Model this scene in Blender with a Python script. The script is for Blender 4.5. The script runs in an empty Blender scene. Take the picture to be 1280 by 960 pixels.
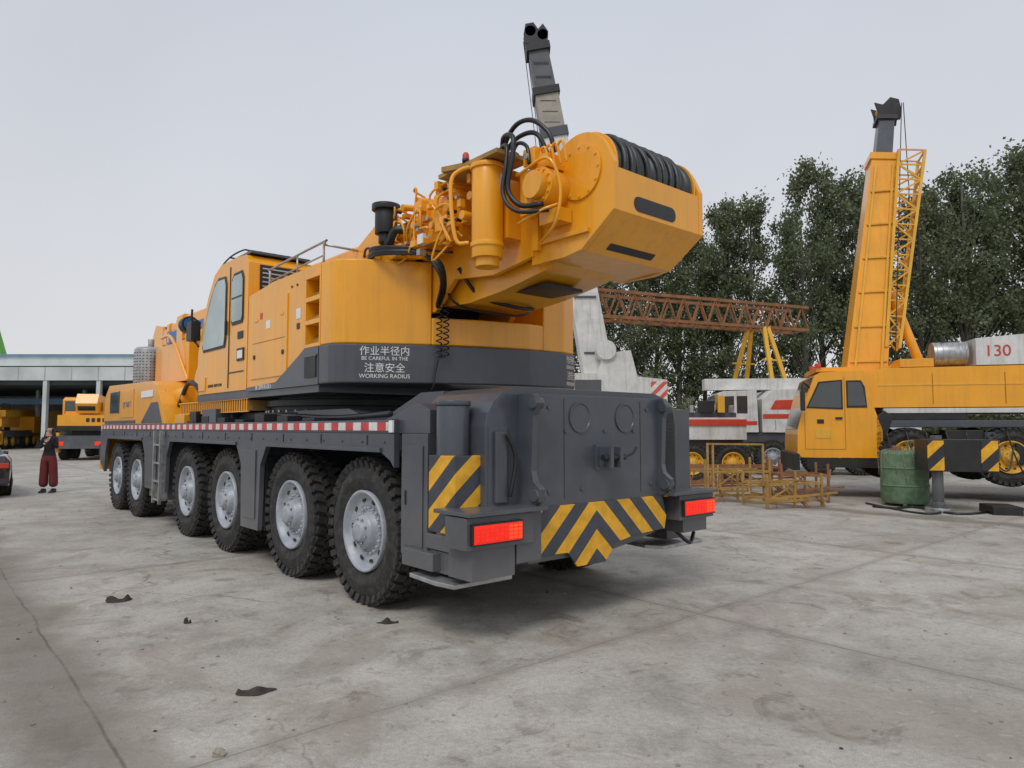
import bpy, bmesh, math, random
import numpy as np
from mathutils import Vector, Matrix, Euler
random.seed(7); np.random.seed(7)
scene=bpy.context.scene
COL=scene.collection

# ------------------------------------------------------------ materials
def mth(nt,op,a,b=None,c=None):
    n=nt.nodes.new('ShaderNodeMath'); n.operation=op
    for i,v in enumerate((a,b,c)):
        if v is None: continue
        if isinstance(v,(int,float)): n.inputs[i].default_value=v
        else: nt.links.new(v,n.inputs[i])
    return n.outputs[0]
def mixc(nt,f,a,b,mode='MIX'):
    n=nt.nodes.new('ShaderNodeMix'); n.data_type='RGBA'; n.blend_type=mode
    for idx,v in ((0,f),(6,a),(7,b)):
        if isinstance(v,(int,float)): n.inputs[idx].default_value=v
        elif isinstance(v,tuple): n.inputs[idx].default_value=(*v,1) if len(v)==3 else v
        else: nt.links.new(v,n.inputs[idx])
    return n.outputs[2]
def noise(nt,vec,scale,detail=4,rough=.55,dist=0):
    n=nt.nodes.new('ShaderNodeTexNoise'); n.inputs['Scale'].default_value=scale
    n.inputs['Detail'].default_value=detail; n.inputs['Roughness'].default_value=rough
    n.inputs['Distortion'].default_value=dist
    if vec is not None: nt.links.new(vec,n.inputs['Vector'])
    return n.outputs[0]
def ramp(nt,f,stops):
    n=nt.nodes.new('ShaderNodeValToRGB'); e=n.color_ramp.elements
    while len(e)<len(stops): e.new(.5)
    for i,(p,c) in enumerate(stops):
        e[i].position=p; e[i].color=(c,c,c,1) if isinstance(c,(int,float)) else (*c,1)
    nt.links.new(f,n.inputs[0]); return n.outputs[0]
def newmat(name):
    m=bpy.data.materials.new(name); m.use_nodes=True; nt=m.node_tree
    b=nt.nodes['Principled BSDF']
    tc=nt.nodes.new('ShaderNodeTexCoord')
    return m,nt,b,tc.outputs['Object']
def mat(name,col,rough=.5,metal=0,var=.25,vs=2.5,bump=0,coat=0,dust=0,dustc=(.25,.22,.18),bs=40,emit=0,streak=0,low=0):
    m,nt,b,v=newmat(name)
    n1=noise(nt,v,vs,3,.6); r=ramp(nt,n1,[(.3,1-var),(.7,1+var*.35)])
    c=mixc(nt,1.0,col,r,'MULTIPLY')
    if dust:
        n2=noise(nt,v,vs*2.2,4,.7)
        c=mixc(nt,ramp(nt,n2,[(.45,0.0),(.8,dust)]),c,dustc)
    if streak:   # vertical rain/dirt streaks
        mp=nt.nodes.new('ShaderNodeMapping');mp.inputs['Scale'].default_value=(9,9,.7);nt.links.new(v,mp.inputs['Vector'])
        c=mixc(nt,ramp(nt,noise(nt,mp.outputs[0],1.0,3,.65),[(.50,0.0),(.74,streak)]),c,(.16,.12,.08))
    if low:      # road dust building up towards the ground
        s=nt.nodes.new('ShaderNodeSeparateXYZ');nt.links.new(v,s.inputs[0])
        f=mth(nt,'MULTIPLY',mth(nt,'SUBTRACT',1.5,s.outputs[2]),low)
        f=mth(nt,'MULTIPLY',mth(nt,'MINIMUM',mth(nt,'MAXIMUM',f,0.0),.6),n1)
        c=mixc(nt,f,c,(.26,.245,.22))
    nt.links.new(c,b.inputs['Base Color'])
    rr=mth(nt,'MULTIPLY_ADD',n1,.3,rough-.12)
    nt.links.new(rr,b.inputs['Roughness'])
    b.inputs['Metallic'].default_value=metal
    b.inputs['Coat Weight'].default_value=coat; b.inputs['Coat Roughness'].default_value=.10
    if bump:
        bp=nt.nodes.new('ShaderNodeBump'); bp.inputs['Strength'].default_value=bump; bp.inputs['Distance'].default_value=.01
        nt.links.new(noise(nt,v,bs,2),bp.inputs['Height']); nt.links.new(bp.outputs[0],b.inputs['Normal'])
    if emit:
        b.inputs['Emission Color'].default_value=(*col,1); b.inputs['Emission Strength'].default_value=emit
    return m
YEL=mat('yellow_paint',(.90,.385,.008),.33,var=.10,vs=1.4,coat=.4,dust=.05,dustc=(.6,.36,.09),bump=.05,bs=7,streak=.18)
YEL2=mat('yellow_paint_faded',(.80,.43,.035),.45,var=.16,vs=2,dust=.25,dustc=(.4,.3,.14),streak=.2)
YSH=mat('yellow_paint_shaded',(.42,.19,.01),.55,var=.3,vs=3,dust=.3,dustc=(.12,.08,.03))  # yellow paint with recess shade put into its colour; also used for seams
GRY=mat('dark_grey_paint',(.060,.068,.088),.38,var=.2,vs=1.6,coat=.3,dust=.20,dustc=(.15,.15,.15),bump=.06,bs=9,streak=.14,low=.55)
BLK=mat('black_part',(.018,.018,.020),.45,var=.3,dust=.2,dustc=(.08,.075,.065))
RUB=mat('tyre_rubber',(.026,.025,.025),.8,var=.3,vs=5,dust=.6,dustc=(.115,.105,.092),bump=.25,bs=60)
RIM=mat('rim_silver',(.42,.45,.50),.42,metal=.1,var=.25,vs=6,dust=.45,dustc=(.20,.175,.145))
STL=mat('bare_steel',(.48,.48,.48),.35,metal=.75,var=.3,vs=8)
HOSE=mat('hose_rubber',(.015,.015,.017),.35,var=.2)
ROPE=mat('greasy_rope',(.045,.050,.052),.38,metal=.2,var=.4,vs=12)
WHT=mat('white_paint',(.70,.70,.68),.45,var=.2,vs=2,dust=.35,dustc=(.35,.3,.25),streak=.35)
WHTD=mat('white_decal',(.8,.8,.8),.5,var=.05)
RED=mat('red_paint',(.60,.05,.02),.45,var=.2,dust=.2)
LENS=mat('tail_lens',(.95,.03,.012),.25,var=.15,vs=25,emit=.30)
LENS2=mat('tail_lens_orange',(1,.08,.02),.25,var=.1,vs=25,emit=.45)
RUST=mat('rusty_steel',(.30,.125,.05),.75,var=.45,vs=3,dust=.5,dustc=(.36,.22,.11))
RYEL=mat('rust_yellow',(.46,.27,.07),.65,var=.4,vs=3,dust=.6,dustc=(.22,.11,.05))
GLS=mat('cab_glass',(.42,.50,.49),.10,metal=.45,var=.35,vs=1.1)
GLD=mat('dark_glass',(.05,.06,.065),.07,metal=.2,var=.3,vs=1.5,coat=1)
BLU=mat('blue_decal',(.03,.14,.42),.4,var=.1)
GRN=mat('green_tank_paint',(.10,.20,.10),.6,var=.35,vs=4,dust=.7,dustc=(.27,.29,.22),streak=.3)
DGRN=mat('green_crane_paint',(.12,.42,.05),.5)
CONC=mat('wall_plaster',(.42,.42,.40),.85,var=.3,vs=.6)
ROOFB=mat('blue_roof_sheet',(.14,.28,.42),.5,var=.25,vs=.4)
ROOFG=mat('grey_fascia',(.58,.62,.62),.6,var=.25,vs=.4)
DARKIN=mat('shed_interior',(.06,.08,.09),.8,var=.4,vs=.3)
BARK=mat('tree_bark',(.17,.155,.13),.9,var=.4,vs=3)
CARP=mat('car_paint',(.045,.035,.05),.25,metal=.4,var=.1,coat=1)
SKIN=mat('skin',(.55,.34,.25),.55,var=.08)
HAIR=mat('black_hair',(.012,.010,.010),.45,var=.3,vs=30)
TOP=mat('dark_sweater',(.02,.018,.022),.85,var=.3,vs=20)
PANT=mat('burgundy_cloth',(.16,.022,.026),.8,var=.3,vs=8)
STONE=mat('debris_stone',(.30,.27,.21),.9,var=.4,vs=12)
RAG=mat('dark_rag',(.05,.042,.034),.8,var=.5,vs=20,bump=.5)

def stripes(name,xc,period,fn,c1,c2,off=0.0,mul=1.0,duty=.5):
    m,nt,b,v=newmat(name)
    s=nt.nodes.new('ShaderNodeSeparateXYZ'); nt.links.new(v,s.inputs[0])
    X,Y,Z=s.outputs
    if fn=='chev': f=mth(nt,'ADD',mth(nt,'MULTIPLY',mth(nt,'ABSOLUTE',mth(nt,'SUBTRACT',X,xc)),mul),Z)
    elif fn=='slash': f=mth(nt,'SUBTRACT',Z,mth(nt,'MULTIPLY',X,mul))
    elif fn=='slashxy': f=mth(nt,'ADD',mth(nt,'SUBTRACT',Z,mth(nt,'MULTIPLY',X,mul)),mth(nt,'MULTIPLY',Y,mul))
    elif fn=='slashy': f=mth(nt,'SUBTRACT',Z,mth(nt,'MULTIPLY',Y,mul))
    elif fn=='x': f=X
    else: f=Y
    f=mth(nt,'FRACT',mth(nt,'DIVIDE',mth(nt,'ADD',f,100+off),period))
    k=mth(nt,'GREATER_THAN',f,duty)
    c=mixc(nt,k,c1,c2)
    c=mixc(nt,1.0,c,ramp(nt,noise(nt,v,9,4),[(.3,.72),(.7,1.08)]),'MULTIPLY')
    nt.links.new(c,b.inputs['Base Color']); b.inputs['Roughness'].default_value=.42
    return m
HZC=stripes('hazard_chevron',1.36,.33,'chev',(.86,.44,.02),(.06,.068,.085),.05,.95)
HZS=stripes('hazard_slash',0,.30,'slashxy',(.86,.44,.02),(.055,.062,.08),.06,.85)
HZB=stripes('hazard_bar',0,.5,'slashy',(.86,.44,.02),(.03,.03,.035),0,-1.0)
RW=stripes('red_white_tape',0,.30,'y',(.72,.70,.70),(.62,.05,.05))
RWX=stripes('red_white_panel',0,.34,'slash',(.75,.73,.72),(.65,.12,.07),0,1)

# ------------------------------------------------------------ mesh builder
def empty(name,loc=(0,0,0),rot=0,scale=1):
    e=bpy.data.objects.new(name,None); COL.objects.link(e)
    e.location=loc; e.rotation_euler=(0,0,rot); e.scale=(scale,)*3
    e.empty_display_size=.3
    return e
class MB:
    def __init__(s,name,parent=None,bevel=.008,seg=2):
        s.name=name;s.par=parent;s.bev=bevel;s.seg=seg;s.v=[];s.f=[];s.m=[];s.s=[];s.mats=[]
    def add(s,vs,fs,mt,smooth=False):
        if mt not in s.mats: s.mats.append(mt)
        k=s.mats.index(mt); o=len(s.v)
        s.v+= [tuple(p) for p in vs]
        for f in fs:
            s.f.append([i+o for i in f]); s.m.append(k); s.s.append(smooth)
        return s
    def box(s,x0,x1,y0,y1,z0,z1,mt):
        vs=[(x,y,z) for x in (x0,x1) for y in (y0,y1) for z in (z0,z1)]
        return s.add(vs,[(0,1,3,2),(4,6,7,5),(0,4,5,1),(2,3,7,6),(0,2,6,4),(1,5,7,3)],mt)
    def obox(s,c,size,mt,M=None):
        M=M or Matrix.Identity(3); c=Vector(c)
        vs=[c+M@Vector((x*size[0]/2,y*size[1]/2,z*size[2]/2)) for x in (-1,1) for y in (-1,1) for z in (-1,1)]
        return s.add(vs,[(0,1,3,2),(4,6,7,5),(0,4,5,1),(2,3,7,6),(0,2,6,4),(1,5,7,3)],mt)
    def beam(s,p0,p1,w,h,mt):
        p0=Vector(p0);p1=Vector(p1);d=p1-p0;L=d.length;d.normalize()
        up=Vector((0,0,1)) if abs(d.z)<.95 else Vector((0,1,0))
        x=d.cross(up).normalized(); z=x.cross(d)
        M=Matrix((x,d,z)).transposed()
        return s.obox((p0+p1)/2,(w,L,h),mt,M)
    def prism(s,ax,poly,a0,a1,mt):
        n=len(poly)
        def P(p,a): return (a,p[0],p[1]) if ax=='x' else ((p[0],a,p[1]) if ax=='y' else (p[0],p[1],a))
        vs=[P(p,a0) for p in poly]+[P(p,a1) for p in poly]
        fs=[list(range(n)),list(range(n,2*n))]+[(i,(i+1)%n,n+(i+1)%n,n+i) for i in range(n)]
        return s.add(vs,fs,mt)
    def cyl(s,p0,p1,r,mt,r1=None,n=24):
        r1=r if r1 is None else r1
        p0=Vector(p0);p1=Vector(p1);d=(p1-p0).normalized()
        a=d.orthogonal().normalized();b=d.cross(a)
        vs=[];
        for p,rr in ((p0,r),(p1,r1)):
            for i in range(n):
                t=2*math.pi*i/n; vs.append(p+(a*math.cos(t)+b*math.sin(t))*rr)
        s.add(vs,[(i,(i+1)%n,n+(i+1)%n,n+i) for i in range(n)],mt,True)
        o=len(s.v)-2*n; k=s.mats.index(mt)
        for q in (list(range(n)),list(range(n,2*n))):
            s.f.append([i+o for i in q]); s.m.append(k); s.s.append(False)
        return s
    def tube(s,pts,r,mt,n=8,sub=5):
        P=[Vector(p) for p in pts]
        if sub>1 and len(P)>2:
            Q=[]
            E=[P[0]*2-P[1]]+P+[P[-1]*2-P[-2]]
            for i in range(1,len(E)-2):
                for j in range(sub):
                    t=j/sub;a,b,c,d=E[i-1],E[i],E[i+1],E[i+2]
                    Q.append(.5*((2*b)+(c-a)*t+(2*a-5*b+4*c-d)*t*t+(3*b-a-3*c+d)*t**3))
            Q.append(P[-1]); P=Q
        rings=[];u=None
        for i,p in enumerate(P):
            d=(P[min(i+1,len(P)-1)]-P[max(i-1,0)]).normalized()
            u=d.orthogonal().normalized() if u is None else (u-d*u.dot(d)).normalized()
            w=d.cross(u)
            rings.append([p+(u*math.cos(2*math.pi*k/n)+w*math.sin(2*math.pi*k/n))*r for k in range(n)])
        vs=[q for R in rings for q in R];fs=[]
        for i in range(len(P)-1):
            for k in range(n):
                fs.append((i*n+k,i*n+(k+1)%n,(i+1)*n+(k+1)%n,(i+1)*n+k))
        fs.append(list(range(n)));fs.append(list(range(len(vs)-n,len(vs))))
        return s.add(vs,fs,mt,True)
    def lathe(s,c,ax,prof,mt,n=48,smooth=True):
        c=Vector(c);d=Vector(ax).normalized();a=d.orthogonal().normalized();b=d.cross(a)
        vs=[];m=len(prof)
        for i in range(n):
            t=2*math.pi*i/n;e=a*math.cos(t)+b*math.sin(t)
            for (h,r) in prof: vs.append(c+d*h+e*r)
        fs=[]
        for i in range(n):
            j=(i+1)%n
            for k in range(m-1): fs.append((i*m+k,j*m+k,j*m+k+1,i*m+k+1))
        return s.add(vs,fs,mt,smooth)
    def mesh(s):
        me=bpy.data.meshes.new(s.name)
        me.from_pydata([tuple(v) for v in s.v],[],s.f)
        for m in s.mats: me.materials.append(m)
        me.polygons.foreach_set('material_index',s.m)
        me.polygons.foreach_set('use_smooth',s.s)
        bm=bmesh.new();bm.from_mesh(me);bmesh.ops.recalc_face_normals(bm,faces=bm.faces);bm.to_mesh(me);bm.free()
        return me
    def build(s,me=None):
        o=bpy.data.objects.new(s.name,me or s.mesh()); COL.objects.link(o)
        if s.par: o.parent=s.par
        if s.bev:
            b=o.modifiers.new('bevel','BEVEL');b.width=s.bev;b.segments=s.seg;b.limit_method='ANGLE';b.angle_limit=math.radians(40)
        return o
def inst(name,me,parent,loc,rot=(0,0,0),scale=1):
    o=bpy.data.objects.new(name,me);COL.objects.link(o);o.parent=parent;o.location=loc;o.rotation_euler=rot;o.scale=(scale,)*3
    return o

# ------------------------------------------------------------ wheel
def wheel_mesh(name,R=.69,w=.40,rr=.385,rim=None,lugs=38):
    rim=rim or RIM
    b=MB(name);h=w/2;k=R/.69
    T=[(-h+.05,rr-.01),(-h+.02,rr+.03),(-h-.006,rr+.10*k),(-h-.012,rr+.115*k),(-h-.004,rr+.13*k),(-h,R-.12*k),(-h+.025,R-.06*k),(-h+.06,R-.030),(-h*.4,R-.022),(0,R-.020)]
    b.lathe((0,0,0),(1,0,0),T+[(-a,r) for a,r in T[::-1][1:]],RUB,56)
    P=[(-h+.06,rr-.01),(-h+.005,rr-.002),(-h-.005,rr-.015),(-h+.01,rr-.035),(-h+.05,rr-.05),(-h+.075,rr-.08),(-h+.06,rr-.12),(-h+.085,rr-.15),(-h+.085,.185),(-h+.07,.17),(-h+.02,.155),(-h-.01,.14),(-h-.015,.10),(-h-.05,.095),(-h-.055,.07),(-h-.055,.001)]
    P=[(a,max(r,.001)) for a,r in P]
    b.lathe((0,0,0),(1,0,0),P,rim,40)
    b.lathe((0,0,0),(1,0,0),[(h-.06,rr-.01),(h-.05,rr-.06),(h-.12,.25),(h-.12,.001)],BLK,24)
    for i in range(20):
        t=2*math.pi*i/20;c=(-h+.075,math.cos(t)*.212,math.sin(t)*.212)
        b.cyl((c[0]+.02,c[1],c[2]),(c[0]-.025,c[1],c[2]),.013,rim,n=6)
    for i in range(8):
        t=2*math.pi*i/8; b.cyl((-h-.04,math.cos(t)*.118,math.sin(t)*.118),(-h-.02,math.cos(t)*.118,math.sin(t)*.118),.010,STL,n=6)
    for i in range(10):
        t=2*math.pi*(i+.5)/10
        M=Matrix.Rotation(t,3,'X');b.obox(M@Vector((-h+.058,0,rr-.10)),(.012,.045,.03),BLK,M)
    for i in range(lugs):
        t=2*math.pi*i/lugs
        M=Matrix.Rotation(t,3,'X')
        M2=Matrix.Rotation(t+math.pi/lugs,3,'X')
        lw=2*math.pi*R/lugs*.60
        for sx in (-1,1):
            b.obox(M@Vector((sx*(h-.065),0,R-.020)),(.105,lw,.050),RUB,M@Matrix.Rotation(sx*.28,3,'Z'))
            b.obox(M@Vector((sx*(h-.008),0,R-.055*k)),(.03,lw*.9,.07),RUB,M@Matrix.Rotation(sx*.35,3,'Y'))
            b.obox(M2@Vector((sx*.05,0,R-.018)),(.075,lw*.95,.045),RUB,M2@Matrix.Rotation(-sx*.5,3,'Z'))
    return b.mesh()
WH=wheel_mesh('crane_wheel_mesh')

# ------------------------------------------------------------ MAIN CRANE
TH=math.asin(.655)
C=empty('mobile_crane',(-1.44,6.61,0),TH)
ax=[0,1.65,3.75,5.5,8.6,10.15]
WD=2.95
for i,u in enumerate(ax):
    inst('wheel_left_%d'%i,WH,C,(.235,u,.68),(random.random()*6,0,0))
    o=inst('wheel_right_%d'%i,WH,C,(WD-.235,u,.68),(0,0,math.pi))
    b=MB('axle_%d'%i,C,0);b.cyl((.3,u,.68),(WD-.3,u,.68),.11,BLK);b.cyl((1.2,u,.68),(1.75,u,.68),.24,BLK,n=16)
    b.box(.45,.75,u-.3,u+.3,.55,.75,BLK); b.box(2.2,2.5,u-.3,u+.3,.55,.75,BLK)
    b.build()

ch=MB('chassis',C,.012)
sk=[(-.66,1.6),(11.5,1.6),(11.55,1.5),(11.5,.9),(11.1,.72),(11.02,1.15),(10.85,1.42),(7.95,1.42),(7.78,1.2),(7.7,.6),(6.42,.6),(6.38,1.2),(6.2,1.44),(3.2,1.44),(3.02,1.2),(2.98,.42),(2.42,.42),(2.38,1.2),(2.2,1.44),(-.42,1.44),(-.6,1.36),(-.66,1.3)]
ch.prism('x',sk,-.03,.03,GRY); ch.prism('x',sk,WD-.03,WD+.03,GRY)
ch.box(.03,WD-.03,-.66,11.45,1.45,1.598,GRY)
ch.box(-.03,WD+.03,-.66,11.45,1.602,1.72,GRY)
ch.box(.85,2.1,-1.4,11.2,.72,1.449,BLK)
for (a,c2) in ((2.44,2.96),(6.5,7.6)):
    for x0,x1 in ((.031,.62),(WD-.62,WD-.031)): ch.box(x0,x1,a,c2,.46,1.449,GRY)
for u0,u1 in ((-.45,2.2),(3.18,6.2),(7.95,10.85)):
    ch.box(-.05,-.031,u0,u1,1.43,1.47,GRY)
ch.box(.05,.5,2.40,2.43,.42,1.3,BLK)
ch.box(-.045,-.031,2.5,2.9,.55,1.38,GRY)
ch.box(-.045,-.031,6.95,7.6,.7,1.40,GRY)
for k in range(12):
    ch.box(-.038,-.031,-.2+k*.95,-.19+k*.95,1.49,1.585,BLK)
for k in range(30):
    ch.cyl((-.031,-.5+k*.4,1.52),(-.04,-.5+k*.4,1.52),.012,GRY,n=6)
ch.build()
t=MB('reflective_tape',C,0);t.box(-.047,-.031,-.60,11.4,1.625,1.70,RW);t.box(-.048,-.031,-.66,-.60,1.61,1.715,WHTD);t.build()
ld=MB('boarding_ladder',C,.004)
for z in (.45,.75,1.05,1.35): ld.box(-.10,.02,6.5,6.88,z,z+.03,STL)
for u in (6.5,6.88): ld.box(-.11,-.06,u-.015,u+.015,.4,1.6,STL)
ld.build()
dk=MB('deck_fittings',C,.01)
dk.box(.25,2.7,4.2,7.4,1.722,1.88,GRY)
for i in range(7): dk.box(.05,.22,1.1+i*.7,1.4+i*.7,1.722,1.76+.03*(i%3),BLK)
dk.prism('x',[(.4,1.722),(4.4,1.722),(4.0,1.86),(.9,1.86)],.35,2.6,GRY)
dk.tube([(.12,7.2,1.72),(.12,7.2,2.3),(.12,7.8,2.3),(.12,7.8,1.72)],.015,STL)
dk.tube([(.15,-.3,1.78),(.3,1.2,1.76),(.25,2.4,1.80),(.4,3.4,1.79)],.03,HOSE)
dk.box(.06,.3,4.3,4.9,1.722,1.92,GRY); dk.box(.06,.34,5.2,5.5,1.722,1.9,BLK); dk.box(.06,.3,5.8,6.3,1.722,1.86,YEL)
dk.build()
tt=MB('turntable_ring',C,.006)
tt.lathe((1.5,2.75,1.72),(0,0,1),[(.0,1.28),(.12,1.28),(.12,1.18),(.2,1.18),(.2,1.24),(.28,1.24),(.28,1.12),(.4,1.12),(.4,.01)],BLK,64,False)
for i in range(48):
    a=2*math.pi*i/48; tt.cyl((1.5+1.23*math.cos(a),2.75+1.23*math.sin(a),1.83),(1.5+1.23*math.cos(a),2.75+1.23*math.sin(a),1.875),.018,STL,n=6)
tt.build()

rb=MB('rear_outrigger_box',C,.02,3)
rb.box(0,.5,-1.14,-.74,.58,1.60,GRY); rb.box(WD-.5,WD,-1.14,-.74,.58,1.60,GRY)
rb.box(-.012,-.0005,-1.08,-.80,.66,1.50,GRY); rb.box(-.022,-.0125,-.84,-.82,1.0,1.12,BLK)
body=[(.22,.75),(.22,1.66),(.245,1.77),(.30,1.86),(.39,1.94),(.55,1.99),(2.38,1.99),(2.53,1.95),(2.63,1.88),(2.69,1.80),(2.72,1.68),(2.72,.75)]
rb.prism('y',body,-1.62,-.72,GRY)
rb.prism('x',[(-.719,1.72),(-.719,1.985),(-.35,1.985),(.25,1.78),(.25,1.722)],.45,2.5,GRY)
rb.prism('x',[(-1.14,1.601),(-1.14,1.8),(-.95,1.86),(-.5,1.74),(-.4,1.721),(-.65,1.721),(-.66,1.601)],.02,.44,GRY)
rb.box(.62,2.28,-1.74,-1.621,.72,1.93,GRY)
rb.build()
rd=MB('rear_plate_details',C,.008)
for x in (.60,2.30):
    rd.prism('x',[(-1.62,1.93),(-1.80,1.93),(-1.86,1.85),(-1.80,1.75),(-1.78,1.3),(-1.80,1.22),(-1.88,1.16),(-1.86,1.06),(-1.78,1.0),(-1.62,1.0)],x-.03,x+.03,GRY)
    rd.cyl((x-.05,-1.82,1.11),(x+.05,-1.82,1.11),.05,GRY); rd.cyl((x-.05,-1.81,1.85),(x+.05,-1.81,1.85),.045,GRY)
for x in (1.18,1.78):
    rd.lathe((x,-1.74,1.74),(0,-1,0),[(0,.135),(.012,.135),(.012,.12),(.004,.115),(.004,.001)],GRY,36,False)
rd.box(1.36,1.60,-1.765,-1.741,1.28,1.50,GRY)
rd.box(1.40,1.44,-1.90,-1.766,1.30,1.48,GRY); rd.box(1.53,1.57,-1.90,-1.766,1.30,1.48,GRY)
rd.cyl((1.34,-1.86,1.39),(1.63,-1.86,1.39),.028,BLK,n=14); rd.tube([(1.63,-1.86,1.39),(1.72,-1.88,1.42),(1.80,-1.86,1.47)],.012,BLK)
for x,z in ((.8,1.82),(2.1,1.82),(.8,1.12),(2.15,1.12),(1.2,1.12),(1.5,1.62),(1.0,1.62),(1.9,1.62)): rd.cyl((x,-1.74,z),(x,-1.752,z),.018,GRY,n=8)
for x0 in (.98,2.0): rd.box(x0,x0+.006,-1.743,-1.7405,1.05,1.9,BLK)
rd.box(2.34,2.44,-1.76,-1.742,.98,1.10,HZS)
rd.build()
hz=MB('hazard_chevron_panel',C,.004)
hz.prism('y',[(.50,.80),(.66,1.00),(2.30,1.00),(2.36,.80),(2.33,.68),(1.86,.66),(1.62,.62),(1.47,.47),(1.12,.47),(1.0,.60),(.52,.61),(.44,.68)],-1.765,-1.742,HZC)
hz.prism('y',[(.50,.66),(2.28,.66),(1.95,.60),(1.6,.55),(.6,.55)],-1.72,-1.3,GRY)
hz.build()
jk=MB('rear_outrigger_jack',C,.006)
for s,x in ((1,.11),(-1,WD-.11)):
    jk.cyl((x,-1.34,.75),(x,-1.34,1.83),.135,GRY,n=32); jk.cyl((x,-1.34,1.83),(x,-1.34,1.87),.145,GRY,n=32)
    jk.cyl((x,-1.34,.5),(x,-1.34,.75),.07,STL)
    x0,x1=(-.03,.25) if s>0 else (WD-.25,WD+.02)
    jk.box(x0,x1,-1.56,-1.20,.82,1.43,HZS)
    jk.box(x0,x1,-1.52,-1.16,.68,.80,GRY)
    jk.prism('z',[(x-.33,-1.62),(x+.33,-1.62),(x+.42,-1.45),(x+.36,-1.05),(x-.36,-1.05),(x-.42,-1.45)] if s<0 else [(x-.22,-1.66),(x+.36,-1.66),(x+.42,-1.45),(x+.36,-1.05),(x-.22,-1.05),(x-.25,-1.45)],.44,.475,STL)
    jk.box(x-.12,x+.35 if s>0 else x+.12,-1.5,-1.2,.5,.67,GRY)
    jk.box(x0-.06,x0+.10,-1.35,-.9,.52,.66,GRY)
    jk.tube([(x-.1,-1.3,.62),(x-.16,-1.1,.56),(x-.12,-.95,.62)],.02,HOSE)
jk.build()
rr_=MB('rear_right_locker',C,.015)
rr_.box(2.40,WD+.02,-1.62,-1.15,1.0,1.84,GRY); rr_.box(2.40,WD+.02,-1.5,-1.15,.7,1.0,GRY)
rr_.box(.251,.45,-1.63,-1.45,.8,1.66,GRY); rr_.box(.30,.42,-1.66,-1.63,1.05,1.62,GRY)
rr_.tube([(.40,-1.68,1.60),(.47,-1.70,1.4),(.42,-1.69,1.1)],.018,HOSE)
rr_.build()
lt=MB('tail_lamp_unit',C,.008)
for x0,x1,a,b2 in ((-.12,.37,-.16,.62),(2.46,2.98,2.28,3.02)):
    lt.box(a,b2,-1.92,-1.46,1.0,1.03,GRY)
    lt.box(x0-.03,x1+.14 if x0<1 else x1+.02,-1.87,-1.60,.755,.99,GRY)
    lt.box(x0,x1,-1.905,-1.871,.79,.945,BLK)
    n=10
    for i in range(n):
        for j in range(4):
            w=(x1-x0-.03)/n
            cx=x0+.015+w*(i+.5); cz=.81+.115*(j+.5)/4
            lt.box(cx-w*.40,cx+w*.40,-1.918,-1.9105,cz-.011,cz+.011,LENS2 if (i>=7) else LENS)
    lt.box(x0+.01,x1-.01,-1.910,-1.9052,.80,.935,LENS)
lt.box(-.08,.34,-1.84,-1.55,.52,.752,GRY); lt.box(2.55,2.95,-1.82,-1.6,.62,.752,GRY)
lt.box(.36,.62,-1.84,-1.80,.60,.99,GRY)
lt.tube([(2.6,-1.7,.62),(2.75,-1.75,.5),(2.9,-1.7,.58)],.02,HOSE)
lt.build()

cc=MB('carrier_cab',C,.03,3)
cc.prism('x',[(6.75,1.722),(6.95,2.05),(7.3,2.40),(7.6,2.48),(11.1,2.55),(11.5,2.3),(11.55,1.722)],.02,.95,YEL)
cc.prism('x',[(8.9,1.722),(9.1,2.3),(11.3,2.5),(11.6,1.722)],.955,2.9,YEL)
cc.box(0,2.9,11.46,11.7,.75,1.72,YEL); cc.prism('x',[(6.9,1.74),(7.2,2.1),(7.6,2.1),(8.3,1.74)],.008,.02,GRY)
cc.box(.2,2.7,11.71,11.76,1.75,2.2,GLD)
cc.box(.005,.019,8.9,9.9,1.85,2.4,YEL); cc.box(.004,.019,10.1,10.9,1.95,2.4,GLD)
cc.box(.004,.018,7.5,8.3,2.2,2.32,WHTD); cc.box(.006,.018,8.75,11.4,1.74,1.80,GRY)
cc.box(-.02,.3,11.5,11.72,1.0,1.3,BLK)
cc.build()
mf=MB('exhaust_silencer',C,.004)
mf.lathe((.55,10.0,2.32),(0,0,1),[(0,.001),(0,.31),(.95,.31),(1.0,.26),(1.0,.001)],STL,40)
for i in range(28):
    a=2*math.pi*i/28
    for k in range(14): mf.obox((.55+.312*math.cos(a),10.0+.312*math.sin(a),2.39+k*.062),(.010,.028,.022),GRY,Matrix.Rotation(a,3,'Z'))
mf.cyl((.55,10.0,3.3),(.55,10.0,3.5),.06,STL)
mf.build()

su=MB('counterweight',C,.018,3)
su.prism('z',[(.085,1.1),(.10,.89),(.125,.80),(.19,.72),(.292,.645),(.94,.285),(1.5,.045),(2.1,-.095),(2.66,-.105),(2.91,-.012),(3.055,.15),(3.095,.35),(3.095,1.1)],2.12,2.54,GRY)
su.prism('z',[(.1,1.1),(.115,.90),(.135,.82),(.20,.735),(.30,.66),(.95,.30),(1.0,.278),(1.0,1.1)],2.541,3.45,YEL)
su.prism('z',[(2.32,-.082),(2.65,-.09),(2.9,.0),(3.04,.16),(3.08,.35),(3.08,1.1),(2.32,1.1)],2.541,3.45,YEL)
su.prism('z',[(1.001,.278),(1.5,.06),(2.1,-.08),(2.319,-.082),(2.319,1.1),(1.001,1.1)],2.541,2.84,YEL)
su.box(1.01,2.31,.80,1.09,2.845,3.44,BLK)  # black back panel paints the dark void inside the boom cut
su.build()
sh=MB('engine_housing',C,.012,3)
sh.prism('x',[(1.505,2.15),(1.505,3.45),(2.4,3.45),(3.22,3.38),(3.22,2.15)],.1,1.0,YEL)
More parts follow.
